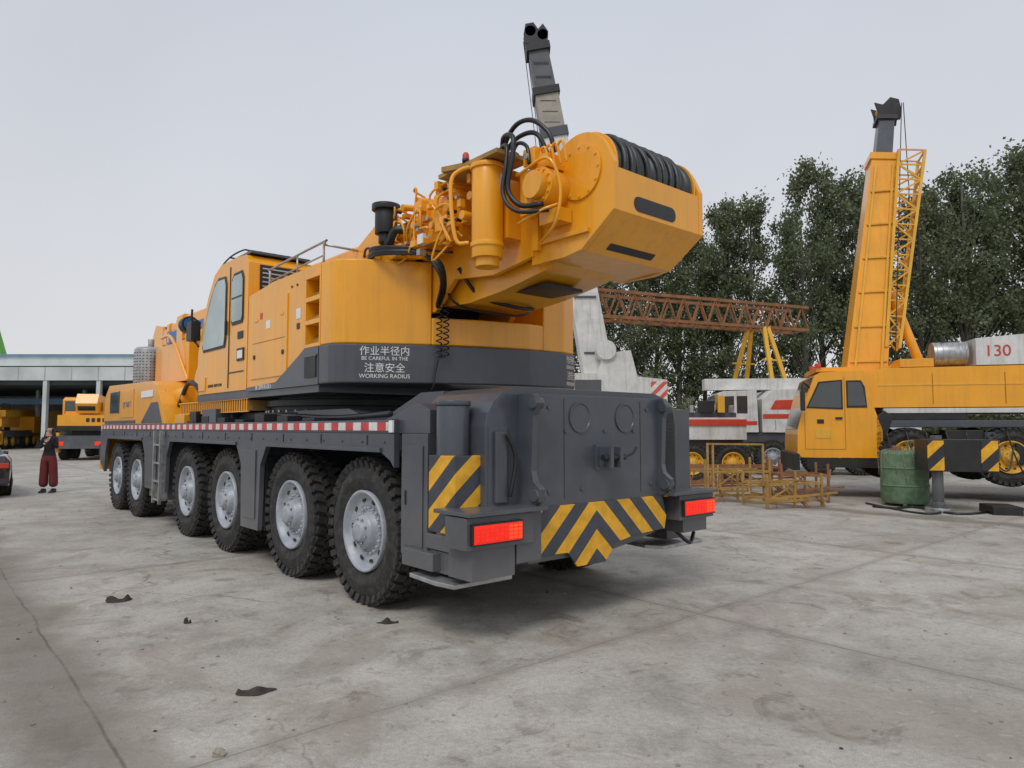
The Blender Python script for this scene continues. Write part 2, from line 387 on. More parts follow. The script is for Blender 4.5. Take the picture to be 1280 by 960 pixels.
sh.box(.32,1.0,1.101,1.504,2.15,3.45,YSH)
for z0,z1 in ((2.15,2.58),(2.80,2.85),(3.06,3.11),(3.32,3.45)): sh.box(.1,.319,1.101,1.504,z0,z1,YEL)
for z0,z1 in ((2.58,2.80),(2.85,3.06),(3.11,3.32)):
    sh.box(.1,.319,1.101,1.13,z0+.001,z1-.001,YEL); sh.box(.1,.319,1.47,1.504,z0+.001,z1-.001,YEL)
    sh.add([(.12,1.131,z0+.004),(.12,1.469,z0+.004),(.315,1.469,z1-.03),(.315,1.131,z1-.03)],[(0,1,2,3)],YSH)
sh.box(2.32,3.06,1.101,4.6,2.15,3.4,YEL)
sh.box(1.001,2.319,1.101,4.8,2.15,2.86,YEL)
sh.box(.12,3.0,1.15,5.35,2.04,2.149,GRY)
sh.prism('x',[(1.101,2.12),(1.101,2.54),(1.45,2.54),(1.62,2.46),(2.25,2.20),(3.22,2.17),(3.22,2.12)],.083,.0995,GRY)
sh.prism('x',[(1.95,2.27),(1.95,3.24),(2.6,3.24),(3.08,3.2),(3.08,2.27)],.086,.0995,YEL)
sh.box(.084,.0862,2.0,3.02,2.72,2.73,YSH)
sh.box(.083,.0862,2.45,2.58,2.88,2.98,WHTD); sh.box(.083,.0862,2.7,2.78,3.02,3.10,RED)
sh.box(.095,.0998,1.6,1.72,2.9,3.02,WHTD); sh.box(.095,.0998,1.62,1.70,2.78,2.85,BLK)
sh.cyl((.075,2.05,2.55),(.086,2.05,2.55),.03,BLK,n=16); sh.cyl((.075,2.95,2.55),(.086,2.95,2.55),.03,BLK,n=16)
for u in (2.1,2.9): sh.box(.078,.087,u-.05,u+.05,3.0,3.03,YEL)
for u in (1.7,1.85): sh.cyl((.09,u,3.3),(.1,u,3.3),.015,BLK,n=8)
sh.box(.070,.082,1.14,1.42,2.20,2.43,BLK); sh.box(.066,.083,1.12,1.44,2.43,2.45,GRY)  # black plate set proud, painting the dark of a small opening
for i in range(5): sh.box(.25+.001*i,.85,1.6+i*.3,1.75+i*.3,3.4505,3.48,YEL)
sh.build()
tl=MB('mesh_guard',C,.003)
for i in range(34): tl.box(.13,.145,3.3+i*.09,3.32+i*.09,1.87,2.03,YEL)
tl.box(.125,.15,3.25,6.35,2.03,2.05,YEL); tl.box(.125,.15,3.25,6.35,1.86,1.875,YEL); tl.box(.15,.9,3.3,6.3,1.88,2.02,RYEL)
tl.build()
hr=MB('handrail',C,0)
for x in (.2,.85):
    hr.tube([(x,1.25,3.45),(x,1.25,3.70),(x,1.3,3.73),(x,2.7,3.68),(x,2.78,3.65),(x,2.78,3.4)],.014,STL,sub=3)
    hr.tube([(x,1.95,3.45),(x,1.95,3.70)],.012,STL,sub=1)
hr.tube([(.2,1.25,3.58),(.2,2.78,3.52)],.011,STL,sub=1); hr.tube([(.2,1.25,3.70),(.85,1.25,3.70)],.014,STL,sub=1)
hr.build()
cb=MB('operator_cab',C,.03,3)
prof=[(3.26,2.15),(3.26,3.86),(3.36,3.97),(3.7,4.0),(4.35,4.0),(4.62,3.9),(4.9,3.6),(5.16,3.15),(5.3,2.8),(5.32,2.45),(5.22,2.15)]
cb.prism('x',prof,.1,1.02,YEL)
cb.box(.14,.98,3.3,4.4,3.995,4.03,GRY)
def inset(poly,d):
    cx=sum(p[0] for p in poly)/len(poly);cy=sum(p[1] for p in poly)/len(poly)
    o=[]
    for x,y in poly:
        l=math.hypot(x-cx,y-cy);o.append((x-(x-cx)/l*d,y-(y-cy)/l*d))
    return o
w1=[(4.10,2.78),(4.06,2.9),(4.06,3.68),(4.12,3.80),(4.42,3.82),(4.58,3.74),(4.82,3.48),(5.02,3.12),(5.10,2.88),(5.04,2.78)]
w2=[(3.44,3.06),(3.40,3.12),(3.40,3.68),(3.47,3.78),(3.78,3.78),(3.86,3.70),(3.86,3.12),(3.82,3.06)]
for w in (w1,w2):
    cb.prism('x',w,.088,.0995,BLK); cb.prism('x',inset(w,.045),.080,.0878,GLS)
cb.box(.090,.0995,3.93,3.95,2.2,3.9,BLK); cb.box(.090,.0995,3.36,3.95,2.4,2.415,BLK)
cb.box(.06,.09,4.0,4.04,2.95,3.15,BLK)
cb.box(.074,.0802,3.44,3.82,3.42,3.44,BLK)
cb.box(.25,.9,3.245,3.2595,3.5,3.84,BLK)
for k in range(5): cb.box(.28,.87,3.238,3.2448,3.54+k*.06,3.56+k*.06,GLS)
cb.prism('x',[(4.66,3.90),(4.93,3.61),(5.19,3.16),(5.33,2.83),(5.30,2.80),(5.13,3.15),(4.87,3.6),(4.62,3.87)],.16,.96,GLD)
cb.box(.085,.0995,3.35,3.6,2.55,2.72,BLK); cb.box(.08,.085,3.38,3.57,2.58,2.69,WHTD)
cb.box(.083,.0995,4.9,5.2,2.2,2.4,YEL); cb.box(.09,.0998,3.4,3.6,2.85,2.95,BLK)
for x in (.2,.4,.6,.8):
    cb.tube([(x,3.5,4.03),(x,3.7,4.12),(x,4.3,4.12),(x,4.75,3.98),(x,5.05,3.6),(x,5.2,3.3)],.012,BLK)
for u,z in ((3.7,4.12),(4.3,4.12),(4.75,3.98)): cb.tube([(.2,u,z),(.8,u,z)],.012,BLK,sub=1)
cb.box(.0,.14,5.35,5.6,3.0,3.3,BLK); cb.tube([(.1,5.3,2.9),(.05,5.5,3.1),(.05,5.5,3.5)],.018,BLK)
cb.cyl((.1,5.75,3.3),(.1,5.95,3.3),.13,BLK); cb.cyl((.1,5.4,3.3),(.1,5.75,3.3),.03,BLK); cb.cyl((.1,5.74,3.3),(.1,5.735,3.3),.10,BLU)
cb.build()
fd=MB('boom_support_frame',C,.015)
fd.prism('x',[(5.36,2.2),(5.5,3.0),(6.0,3.1),(6.6,2.6),(7.0,1.9),(5.4,1.9)],.45,.95,YEL)
fd.cyl((.4,6.6,2.2),(.4,7.5,2.2),.16,YEL); fd.tube([(.3,5.5,2.1),(.25,6.2,2.4),(.3,7.0,2.0)],.04,HOSE)
fd.cyl((1.5,3.2,2.6),(1.5,6.4,3.0),.2,YEL); fd.cyl((1.5,6.4,3.0),(1.5,8.2,3.25),.13,STL)
fd.box(.5,.95,7.2,9.4,2.5,3.25,YEL)
fd.tube([(.5,7.2,2.5),(.4,7.9,3.3),(.45,8.8,3.4)],.03,YEL)
fd.build()
bm_=MB('boom',C,.02,3)
def bsec(w0,w1,z0,z1,r=.12): 
    cx=(w0+w1)/2
    return [(w0,z1-r*.3),(w0+r*.3,z1),(w1-r*.3,z1),(w1,z1-r*.3),(w1,z0+r*2),(w1-r*1.2,z0+r*.5),(cx,z0),(w0+r*1.2,z0+r*.5),(w0,z0+r*2)]
bm_.prism('y',bsec(1.08,2.02,3.24,4.02),-1.25,10.2,YEL)
bm_.prism('y',bsec(1.04,2.06,3.20,4.06),9.6,10.0,YEL)
bm_.prism('y',bsec(1.13,1.97,3.29,3.98),10.2,11.0,YEL); bm_.prism('y',bsec(1.10,2.0,3.27,4.0),10.8,11.0,YEL)
bm_.prism('y',bsec(1.18,1.92,3.33,3.94),11.0,11.7,YEL)
for x in (1.2,1.88): bm_.prism('x',[(11.6,3.3),(12.3,2.9),(12.6,3.1),(12.6,3.7),(12.2,4.1),(11.6,4.0)],x-.03,x+.03,YEL)
for z,u in ((3.2,12.3),(3.85,12.2)): bm_.cyl((1.24,u,z),(1.84,u,z),.24,BLK)
bm_.box(1.065,1.0795,7.6,9.3,3.62,3.80,BLU); bm_.box(1.05,1.0795,10.0,10.6,3.5,3.75,BLU)
for u in (2.2,4.0,6.0,8.0): bm_.box(1.06,1.0795,u,u+.06,3.3,4.0,YEL)
bm_.build()
bf=MB('boom_root_frame',C,.012)
side=[(2.9,3.46),(2.3,3.72),(.9,4.02),(-.2,4.12),(-1.0,4.12),(-1.32,3.95),(-1.32,3.22),(-.75,3.14),(-.1,3.2),(.25,2.9),(.75,2.9),(1.15,3.46)]
bf.prism('x',side,1.02,1.075,YEL); bf.prism('x',side,2.06,2.13,YEL)
bf.prism('x',[(-1.7,3.22),(-1.35,3.10),(-.75,3.00),(-.2,2.95),(.25,2.97),(.25,3.22)],1.14,2.0,YEL)
bf.box(1.3,1.8,-1.2,-.6,3.0,3.03,BLK)  # black plate under the belly, painted dark in place of an opening
bf.prism('x',[(1.9,3.46),(.75,3.95),(.75,3.46)],.62,.70,YEL)
bf.prism('x',[(1.2,3.46),(.55,3.92),(-.1,3.98),(-.1,3.46)],.84,.92,YEL)
bf.box(.62,.98,.30,.7,3.46,3.60,YEL)
bf.cyl((.72,-1.02,3.20),(.72,-1.02,4.03),.145,YEL,n=32); bf.cyl((.72,-1.02,4.03),(.72,-1.02,4.07),.16,YEL,n=32)
bf.cyl((.72,-1.02,3.12),(.72,-1.02,3.2),.11,YEL); bf.cyl((.72,-1.02,3.3),(.72,-1.02,3.34),.158,YEL,n=32)
bf.box(.86,1.02,-1.15,-.85,3.4,3.95,YEL)
bf.box(.60,1.0,-1.30,-.4,4.09,4.13,RYEL) ; bf.beam((.55,-.55,4.12),(.85,-1.3,4.12),.06,.05,RYEL)
bf.box(.75,1.01,-.55,.2,3.55,3.98,YEL); bf.box(.70,.80,-.5,-.2,3.62,3.9,YEL)
bf.box(.8,1.01,.25,.7,3.62,3.9,YEL)
for i in range(30):
    u=random.uniform(-.8,.75);z=random.uniform(3.5,4.05);x=random.uniform(.64,.84)
    if random.random()<.5: bf.obox((x,u,z),(random.uniform(.05,.14),random.uniform(.05,.13),random.uniform(.04,.12)),YEL)
    else: bf.cyl((x-.07,u,z),(x+.07,u,z),random.uniform(.02,.045),YEL,n=14)
for i in range(20):
    u=random.uniform(-.7,.8);z=random.uniform(3.55,4.1)
    bf.tube([(.78,u,z),(.66,u+.03,z+.05),(.64,u+random.uniform(-.3,.3),z+random.uniform(-.3,.05)),(.75,u+random.uniform(-.4,.4),3.5)],.012,YEL,n=8)
for i in range(16):
    u=random.uniform(-.8,.7);z=random.uniform(3.5,4.0);bf.cyl((.60,u,z),(.66,u,z),.018,BLK if i%3 else STL,n=8)
bf.tube([(.60,-.9,3.35),(.52,-.8,3.4),(.50,-.75,3.9),(.56,-.8,4.05),(.7,-1.0,4.09)],.02,YEL)
for u in (-.5,-.3,.05,.35): bf.cyl((.66,u,4.0),(.96,u,4.04),.035,YEL,n=12)
bf.box(.62,.70,-.1,0,3.52,3.62,WHTD); bf.box(.60,.68,-.08,-.02,3.40,3.46,STL)
bf.build()
wh=MB('winch_housing',C,.012)
hp=[(-1.28,3.14),(-1.28,3.98),(-1.50,4.02)]
for k in range(11):
    a=math.radians(42+k*11); hp.append((-1.88+.36*math.cos(a),3.83+.355*math.sin(a)))
hp+=[(-2.27,3.84),(-2.27,3.44),(-1.90,3.17),(-1.7,3.14)]
for x0,x1 in ((1.04,1.10),(2.24,2.30)): wh.prism('x',hp,x0,x1,YEL)
wh.box(1.101,2.239,-2.265,-2.225,3.44,3.80,YEL)
wh.prism('x',[(-2.265,3.438),(-1.90,3.165),(-1.89,3.20),(-2.235,3.46)],1.101,2.239,YEL)
wh.prism('x',[(-1.899,3.164),(-1.30,3.14),(-1.30,3.18),(-1.89,3.20)],1.101,2.239,YEL)
def slantslot_patch(x0,x1,t0,t1,d=.006):
    p0=Vector((-2.265,3.438));p1=Vector((-1.90,3.165));dr=(p1-p0);n=Vector((dr.y,-dr.x)).normalized()
    n=-n if n.y>0 else n
    a=p0+dr*t0+n*d;b=p0+dr*t1+n*d
    a2=p0+dr*t0+n*.0005;b2=p0+dr*t1+n*.0005
    wh.prism('x',[(a.x,a.y),(b.x,b.y),(b2.x,b2.y),(a2.x,a2.y)],x0,x1,BLK)  # raised black patch; the slot's inner shade is only its colour
r=.062
pts=[];x0,x1,z0,z1=1.30,1.88,3.475,3.605
for cx,cz,a0 in ((x1-r,z0+r,-90),(x1-r,z1-r,0),(x0+r,z1-r,90),(x0+r,z0+r,180)):
    for k in range(5):
        a=math.radians(a0+k*22.5);pts.append((cx+r*math.cos(a),cz+r*math.sin(a)))
wh.prism('y',pts,-2.27,-2.2652,BLK)  # rounded black patch on the plate, shade of a slot as colour
slantslot_patch(1.30,1.92,.70,.86)
wh.box(1.005,1.04,-2.0,-1.4,3.30,3.34,YEL)
wh.prism('x',[(-1.35,3.25),(-1.35,3.9),(-1.42,3.9),(-1.42,3.25)],.98,1.04,YEL)
wh.cyl((.80,-1.62,3.74),(1.04,-1.62,3.74),.17,YEL,n=32); wh.cyl((.72,-1.62,3.74),(.80,-1.62,3.74),.12,YEL)
wh.cyl((1.02,-1.90,3.84),(1.04,-1.90,3.84),.24,YEL,n=36)
for k in range(12):
    a=k*math.pi/6; wh.cyl((.785,-1.62+.145*math.cos(a),3.74+.145*math.sin(a)),(.81,-1.62+.145*math.cos(a),3.74+.145*math.sin(a)),.013,YEL,n=6)
    wh.cyl((1.01,-1.90+.215*math.cos(a),3.84+.215*math.sin(a)),(1.025,-1.90+.215*math.cos(a),3.84+.215*math.sin(a)),.013,YEL,n=6)
wh.box(.82,1.04,-1.72,-1.5,3.90,4.02,YEL); wh.box(.86,1.04,-1.46,-1.32,3.55,3.95,YEL); wh.box(.88,1.03,-1.8,-1.55,3.42,3.54,YEL)
wh.box(.78,1.0,-1.60,-1.45,3.95,4.10,YEL); wh.cyl((.74,-1.52,4.02),(.80,-1.52,4.02),.03,STL,n=8)
for k in range(7):
    u=-1.35-k*.07; wh.tube([(.92,u,4.02),(.86,u-.02,4.1-.01*k),(.85,u-.1,4.08),(.88,u-.12,3.9)],.012,YEL)
wh.tube([(.84,-1.3,3.95),(.78,-1.4,3.9),(.78,-1.75,3.95),(.84,-1.85,3.7),(.84,-1.8,3.4),(.95,-1.5,3.3)],.015,YEL)
wh.tube([(.86,-1.33,3.5),(.76,-1.42,3.45),(.76,-1.7,3.5),(.86,-1.8,3.55)],.014,YEL)
wh.build()
dr=MB('winch_drum',C,0)
pr=[(0,.0)];N=11;L=1.10
for i in range(N):
    for k in range(8):
        t=(i+k/8)/N; pr.append((t*L,.272+.056*abs(math.sin(math.pi*k/8))**.7))
pr.append((L,.27));pr.append((L,.0))
dr.lathe((1.12,-1.91,3.86),(1,0,0),pr,ROPE,56)
for i in range(8):
    x=1.22+i*.105+.02*math.sin(i*2.1);pts=[]
    for k in range(33):
        a=2*math.pi*k/32; pts.append((x+.03*math.sin(a+i),-1.91+.333*math.cos(a),3.86+.333*math.sin(a)))
    dr.tube(pts,.028,ROPE,n=8,sub=1)
for x in (1.102,2.205): dr.cyl((x,-1.91,3.86),(x+.03,-1.91,3.86),.335,YEL,n=48)
dr.build()
hs=MB('hydraulic_hoses',C,0)
hs.tube([(.9,-1.05,4.12),(.85,-1.12,4.28),(.83,-1.3,4.40),(.85,-1.5,4.38),(.9,-1.66,4.22),(.92,-1.7,4.05)],.022,HOSE)
hs.tube([(.95,-.98,4.12),(.9,-1.1,4.25),(.88,-1.3,4.31),(.9,-1.5,4.27),(.95,-1.6,4.05)],.022,HOSE)
hs.tube([(.8,-1.15,4.1),(.72,-1.25,4.26),(.7,-1.4,4.22),(.68,-1.42,4.02),(.66,-1.38,3.75),(.70,-1.5,3.58),(.78,-1.70,3.56)],.024,HOSE)
hs.tube([(.78,-1.0,4.12),(.70,-1.3,4.18),(.66,-1.36,4.0),(.62,-1.36,3.7),(.66,-1.5,3.52),(.8,-1.75,3.50)],.020,HOSE)
hs.tube([(.85,-1.2,4.12),(.8,-1.35,4.2),(.78,-1.5,4.12),(.76,-1.55,3.95)],.018,HOSE)
for k in range(6):
    o=k*.03
    hs.tube([(.6,1.0-o,3.47+o*.5),(.44,.62,3.475+o*.6),(.50,.35,3.47+o*.5),(.72,.1,3.45+o*.3),(.85,-.1,3.35-o),(.98,.0+o,3.12-o),(1.03,.2,2.95)],.013+.003*(k%3),HOSE)
hs.tube([(.62,1.1,3.6),(.5,.8,3.62),(.55,.5,3.52),(.7,.1,3.5),(.85,-.3,3.42)],.014,HOSE)
hs.tube([(1.0,-.2,3.3),(1.2,-.30,3.02),(1.6,-.38,2.94),(1.95,-.32,2.97),(2.05,-.1,3.15)],.02,HOSE)
hs.tube([(1.04,.15,3.3),(1.1,.0,2.98),(1.5,-.1,2.9),(2.0,-.15,2.93),(2.2,.0,3.2)],.014,HOSE)
for s_ in (0,1):
    sp=[]
    for k in range(58):
        a=k*1.0+s_*2; sp.append((1.02+s_*.07+.030*math.cos(a),.17-s_*.03+.030*math.sin(a),2.98-k*.010))
    hs.tube(sp,.0075,HOSE,n=6,sub=2)
hs.tube([(1.02,.17,2.42),(1.0,.2,2.25),(.98,.24,2.05),(1.0,.5,1.98)],.009,HOSE)
hs.build()
af=MB('air_cleaner',C,.006)
af.cyl((.62,.62,3.76),(.62,.62,4.02),.12,BLK,n=28); af.cyl((.62,.62,4.02),(.62,.62,4.08),.155,BLK,n=28); af.cyl((.62,.62,3.66),(.62,.62,3.76),.08,BLK)
af.tube([(.62,.62,3.7),(.6,.5,3.64),(.6,.4,3.75),(.7,.3,3.75)],.045,BLK)
af.tube([(.75,.75,3.5),(.75,.75,3.8),(.62,.66,3.9)],.02,YEL)
af.build()
bc=MB('beacon_lamp',C,0);bc.cyl((.62,-.82,4.14),(.62,-.82,4.17),.035,BLK);bc.lathe((.62,-.82,4.17),(0,0,1),[(0,.032),(.04,.032),(.06,.02),(.065,.001)],RED,20);bc.build()

def text(name,body,size,M,mt,par,ext=.0015,sx=1.0):
    c=bpy.data.curves.new(name,'FONT');c.body=body;c.size=size;c.extrude=ext;c.materials.append(mt);c.align_x='CENTER'
    o=bpy.data.objects.new(name,c);COL.objects.link(o);o.parent=par;o.matrix_local=M@Matrix.Diagonal((sx,1,1,1));return o
text('boom_lettering','CRANE',.42,Matrix(((0,0,-1,1.06),(-1,0,0,10.2),(0,1,0,3.5),(0,0,0,1))),BLU,C)
text('side_lettering','施工重地 闲人莫入',.062,Matrix(((0,0,-1,.080),(-1,0,0,2.62),(0,1,0,2.135),(0,0,0,1))),WHTD,C)
text('cab_lettering','DANGER  KEEP CLEAR',.06,Matrix(((0,0,-1,.096),(-1,0,0,4.5),(0,1,0,2.24),(0,0,0,1))),BLK,C)
text('carrier_lettering','QY 160 T',.16,Matrix(((0,0,-1,.002),(-1,0,0,9.4),(0,1,0,2.05),(0,0,0,1))),BLU,C)
def face_mat(p,t):
    t=Vector(t).normalized();up=Vector((0,0,1));n=t.cross(up)
    M=Matrix.Identity(4)
    for i in range(3): M[i][0]=t[i];M[i][1]=up[i];M[i][2]=n[i];M[i][3]=p[i]
    return M
tdir=Vector((.648,-.36,0)).normalized(); nrm=tdir.cross(Vector((0,0,1)))
pc=Vector((.292,.645,0))+tdir*.30+nrm*.003
for body,size,z in (('作业半径内',.106,2.425),('BE CAREFUL IN THE',.055,2.365),('注意安全',.108,2.245),('WORKING RADIUS',.062,2.175)):
    text('warning_lettering',body,size,face_mat((pc.x,pc.y,z),tdir),WHTD,C)
tdir=Vector((.25,.093,0)).normalized(); nrm=tdir.cross(Vector((0,0,1)))
pc=Vector((2.785,-.058,0))+nrm*.004
for body,size,z in (('作业半径内',.105,2.425),('BE CAREFUL IN THE',.06,2.355),('注意安全',.11,2.235),('WORKING RADIUS',.062,2.155)):
    text('warning_lettering_right',body,size,face_mat((pc.x,pc.y,z),tdir),WHTD,C,sx=.42)

# ------------------------------------------------------------ RIGHT CRANE (raised boom, on outriggers)
R=empty('mobile_crane',(6.78,16.6,0),math.radians(75))
WH2=wheel_mesh('truck_wheel_mesh',.60,.34,.34,YEL2,30)
b=MB('carrier_cab',R,.035,3)
b.prism('x',[(.0,1.05),(-.02,1.6),(-.22,2.35),(-.42,2.88),(-.55,2.96),(-1.45,3.0),(-1.58,2.9),(-1.66,2.2),(-1.85,1.6),(-1.85,.95),(-.1,.95)],0,2.5,YEL)
wn=[(-.22,2.12),(-.50,2.74),(-1.02,2.78),(-1.02,2.08)];wm=[(-1.1,2.12),(-1.1,2.76),(-1.42,2.76),(-1.50,2.6),(-1.54,2.12)]
for w in (wn,wm): b.prism('x',w,-.014,-.001,BLK); b.prism('x',inset(w,.05),-.02,-.0142,GLD)
b.prism('x',[(-.02,1.62),(-.235,2.37),(-.43,2.86),(-.39,2.86),(.0,1.62)],.15,2.35,GLD)
for p,q in (((-1.06,1.15),(-1.06,2.85)),((-.18,1.15),(-.18,2.0)),((-.18,1.15),(-1.06,1.15))): b.beam((-.002,p[0],p[1]),(-.002,q[0],q[1]),.012,.012,YSH)
b.box(-.03,-.001,-1.0,-.85,1.85,1.9,BLK)
b.tube([(-.02,-.3,2.6),(-.25,-.12,2.7),(-.25,-.1,2.3)],.02,BLK); b.box(-.3,-.2,-.16,-.06,2.05,2.5,BLK)
b.box(0,2.5,-.05,.12,.65,1.04,BLK); b.box(.02,.1,-1.8,-.2,.72,.94,BLK)
b.box(-.01,-.0005,-.75,-.4,1.4,1.62,YEL2); b.box(-.012,-.0005,-.6,-.45,1.75,1.85,BLK)
b.box(.3,2.2,-1.5,-.5,3.0,3.1,YEL)
for x in (.3,1.2): b.cyl((x,-.55,3.1),(x,-.55,3.2),.07,RED,n=14)
b.build()
b=MB('carrier_chassis',R,.015)
b.box(.5,2.0,-9.5,-1.7,.85,1.5,BLK); b.box(.0,2.6,-9.5,-2.0,1.66,1.82,GRY)
b.prism('x',[(-1.7,1.0),(-1.72,1.9),(-1.9,2.05),(-2.1,1.9),(-1.95,1.5),(-1.87,.9)],.0,.5,BLK)
b.box(.1,2.5,-3.6,-1.9,1.82,2.0,BLK)
b.box(.0,.5,-3.9,-3.15,.8,1.6,BLK); b.box(0,.45,-5.6,-4.9,.7,1.5,GRY)
for i in range(9): b.box(-.03,.3,-9.0+i*.6,-8.7+i*.6,.75+.1*(i%3),1.55,BLK if i%2 else GRY)
b.build()
for i,u in enumerate((-2.38,-4.4,-6.6,-8.0)):
    inst('wheel_near_%d'%i,WH2,R,(.15,u,1.0),(0,0,0),1.08); inst('wheel_far_%d'%i,WH2,R,(2.4,u,1.0),(0,0,math.pi),1.08)
b=MB('superstructure',R,.03,3)
b.prism('x',[(-1.5,2.12),(-1.52,2.75),(-1.70,2.98),(-2.0,3.04),(-8.2,3.06),(-8.4,2.12)],.1,.9,YEL)
b.prism('x',[(-2.0,2.12),(-2.0,3.0),(-2.5,3.3),(-4.4,3.4),(-8.4,3.3),(-8.4,2.12)],.901,2.5,YEL)
b.box(.085,2.4,-8.4,-1.9,1.99,2.10,WHT); b.box(.09,.0995,-7.5,-1.8,2.62,2.65,YEL2)
b.box(.088,.0995,-2.95,-2.935,2.2,2.9,YSH); b.box(.088,.0995,-4.4,-4.385,2.2,2.9,YSH)
b.prism('x',[(-8.0,2.2),(-8.0,3.7),(-9.3,3.9),(-9.3,2.2)],.0,2.7,GRY)
b.box(.15,.8,-3.0,-2.3,3.06,3.25,YEL)
b.cyl((.5,-3.75,3.36),(.5,-3.05,3.36),.28,STL,n=32); b.cyl((.5,-3.3,3.6),(.5,-3.3,3.78),.05,BLK)
for k in range(6): b.cyl((.5,-3.72+k*.12,3.36),(.5,-3.70+k*.12,3.36),.29,STL,n=32)
b.prism('x',[(-3.85,3.07),(-3.85,3.68),(-5.2,3.78),(-5.4,3.07)],.12,.85,WHT)
b.build()
tx=text('fleet_number','130',.36,Matrix(((0,0,-1,.112),(-1,0,0,-4.28),(0,1,0,3.27),(0,0,0,1))),RED,R)
def tapered(b,p0,p1,w0,w1,d0,d1,mt):
    p0=Vector(p0);p1=Vector(p1);d=(p1-p0).normalized();side=Vector((0,1,0));f=side.cross(d).normalized();side=d.cross(f).normalized()
    vs=[]
    for p,w,dd in ((p0,w0,d0),(p1,w1,d1)):
        for sx,sy in ((-1,-1),(1,-1),(1,1),(-1,1)): vs.append(p+side*sx*w/2+f*sy*dd/2)
    b.add(vs,[(0,1,2,3),(4,5,6,7),(0,1,5,4),(1,2,6,5),(2,3,7,6),(3,0,4,7)],mt)
b=MB('raised_boom',R,.02)
P0=Vector((1.4,-1.74,2.7));P1=Vector((2.0,-2.50,8.6));D=P1-P0
tapered(b,P0,P1,.94,.60,.9,.62,YEL)
tapered(b,P0+D*.99,P0+D*1.02,.70,.70,.7,.7,YEL)
tapered(b,P1,P0+D*1.20,.40,.36,.45,.42,GRY)
Q=P0+D*1.20
tapered(b,P0+D*1.185,P0+D*1.205,.50,.50,.52,.52,BLK)
for dy in (-.2,.2): b.prism('x',[(Q.y+p,Q.z+q) for p,q in ((-.3,-.1),(.22,-.1),(.24,.2),(.30,.42),(.10,.34),(-.08,.52),(-.28,.44),(-.34,.15))],Q.x+dy-.025,Q.x+dy+.025,BLK)
b.cyl(Q+Vector((-.17,.08,.25)),Q+Vector((.17,.08,.25)),.13,YEL2); b.cyl(Q+Vector((-.17,-.2,.1)),Q+Vector((.17,-.2,.1)),.13,BLK)
for s in (-1,1):
    b.beam(P0+D*.02+Vector((-.50,.30*s,0)),P0+D*.97+Vector((-.34,.2*s,0)),.05,.05,YEL2)
b.tube([Q+Vector((-.3,-.32,.3)),P0+Vector((-.6,-.62,.5))],.012,BLK,sub=1); b.tube([Q+Vector((-.3,-.36,.3)),Q+Vector((-.3,-.42,-2.0)),Q+Vector((-.3,-.40,-2.4))],.012,BLK,sub=1)
b.cyl(Vector((1.4,-3.2,2.8)),P0+D*.40+Vector((-.1,-.45,0)),.11,YEL,n=20)
for k in range(6):
    q=P0+D*(.1+.15*k)+Vector((-.46+.02*k,.0,0)); b.obox(q,(.04,.84-.06*k,.05),YEL2)
b.build()
def lattice(b,A,B,w0,w1,mt,n=12,r=.03,side=Vector((0,1,0))):
    A=Vector(A);B=Vector(B);d=(B-A).normalized();f=side.cross(d).normalized();s=d.cross(f).normalized()
    def pt(t,i): 
        w=w0+(w1-w0)*t; sx,sy=((-1,-1),(1,-1),(1,1),(-1,1))[i]; return A+(B-A)*t+s*sx*w/2+f*sy*w/2
    for i in range(4): b.beam(pt(0,i),pt(1,i),r*1.7,r*1.7,mt)
    for k in range(n):
        t0=k/n;t1=(k+1)/n
        for i in range(4):
            j=(i+1)%4
            if k%2: b.beam(pt(t0,i),pt(t1,j),r,r,mt)
            else: b.beam(pt(t0,j),pt(t1,i),r,r,mt)
            b.beam(pt(t1,i),pt(t1,j),r*.9,r*.9,mt)
b=MB('stowed_lattice_jib',R,0)
lattice(b,P0+Vector((-.2,-.64,.9)),P0+D*1.01+Vector((-.2,-.58,0)),.30,.60,YEL2,13,.038)
b.build()
b=MB('outrigger',R,.012)
for u in (-2.42,-6.4):
    b.box(-1.6,.4,u-.42,u+.0,.85,1.15,GRY)
    b.box(-2.5,-1.7,u-.85,u+.38,.80,1.42,BLK); b.box(-2.512,-2.501,u+.08,u+.37,.82,1.40,HZB); b.box(-2.512,-2.501,u-.84,u-.55,.82,1.40,HZB)
    b.cyl((-2.30,u+.15,.1),(-2.30,u+.15,1.5),.10,GRY); b.cyl((-2.30,u+.15,.08),(-2.30,u+.15,.8),.065,STL)
    b.cyl((-2.30,u+.15,.0),(-2.30,u+.15,.09),.24,STL,n=28); b.cyl((-2.30,u+.15,.09),(-2.30,u+.15,.2),.12,GRY)
b.box(-2.6,-1.9,-3.6,-3.1,0,.16,BLK); b.box(-2.7,-2.2,-4.3,-3.8,0,.22,BLK)
b.build()
b=MB('hanging_cables',R,0)
for k in range(9):
    u=-1.9-k*.4
    b.tube([(-.1,u,1.6),(-.3,u-.1,.9+.2*random.random()),(-.4,u-.3,.5+.3*random.random()),(-.2,u-.5,1.3)],.018,HOSE)
b.tube([(-1.8,-1.2,.03),(-2.0,-1.6,.02),(-1.7,-2.0,.03),(-2.7,-2.4,.02),(-2.4,-3.0,.02),(-1.6,-3.6,.03),(-1.9,-5.0,.02)],.025,HOSE)
b.tube([(-1.2,-1.2,.03),(-2.6,-1.7,.02),(-2.8,-2.1,.03),(-1.5,-2.6,.02)],.02,HOSE)
b.build()

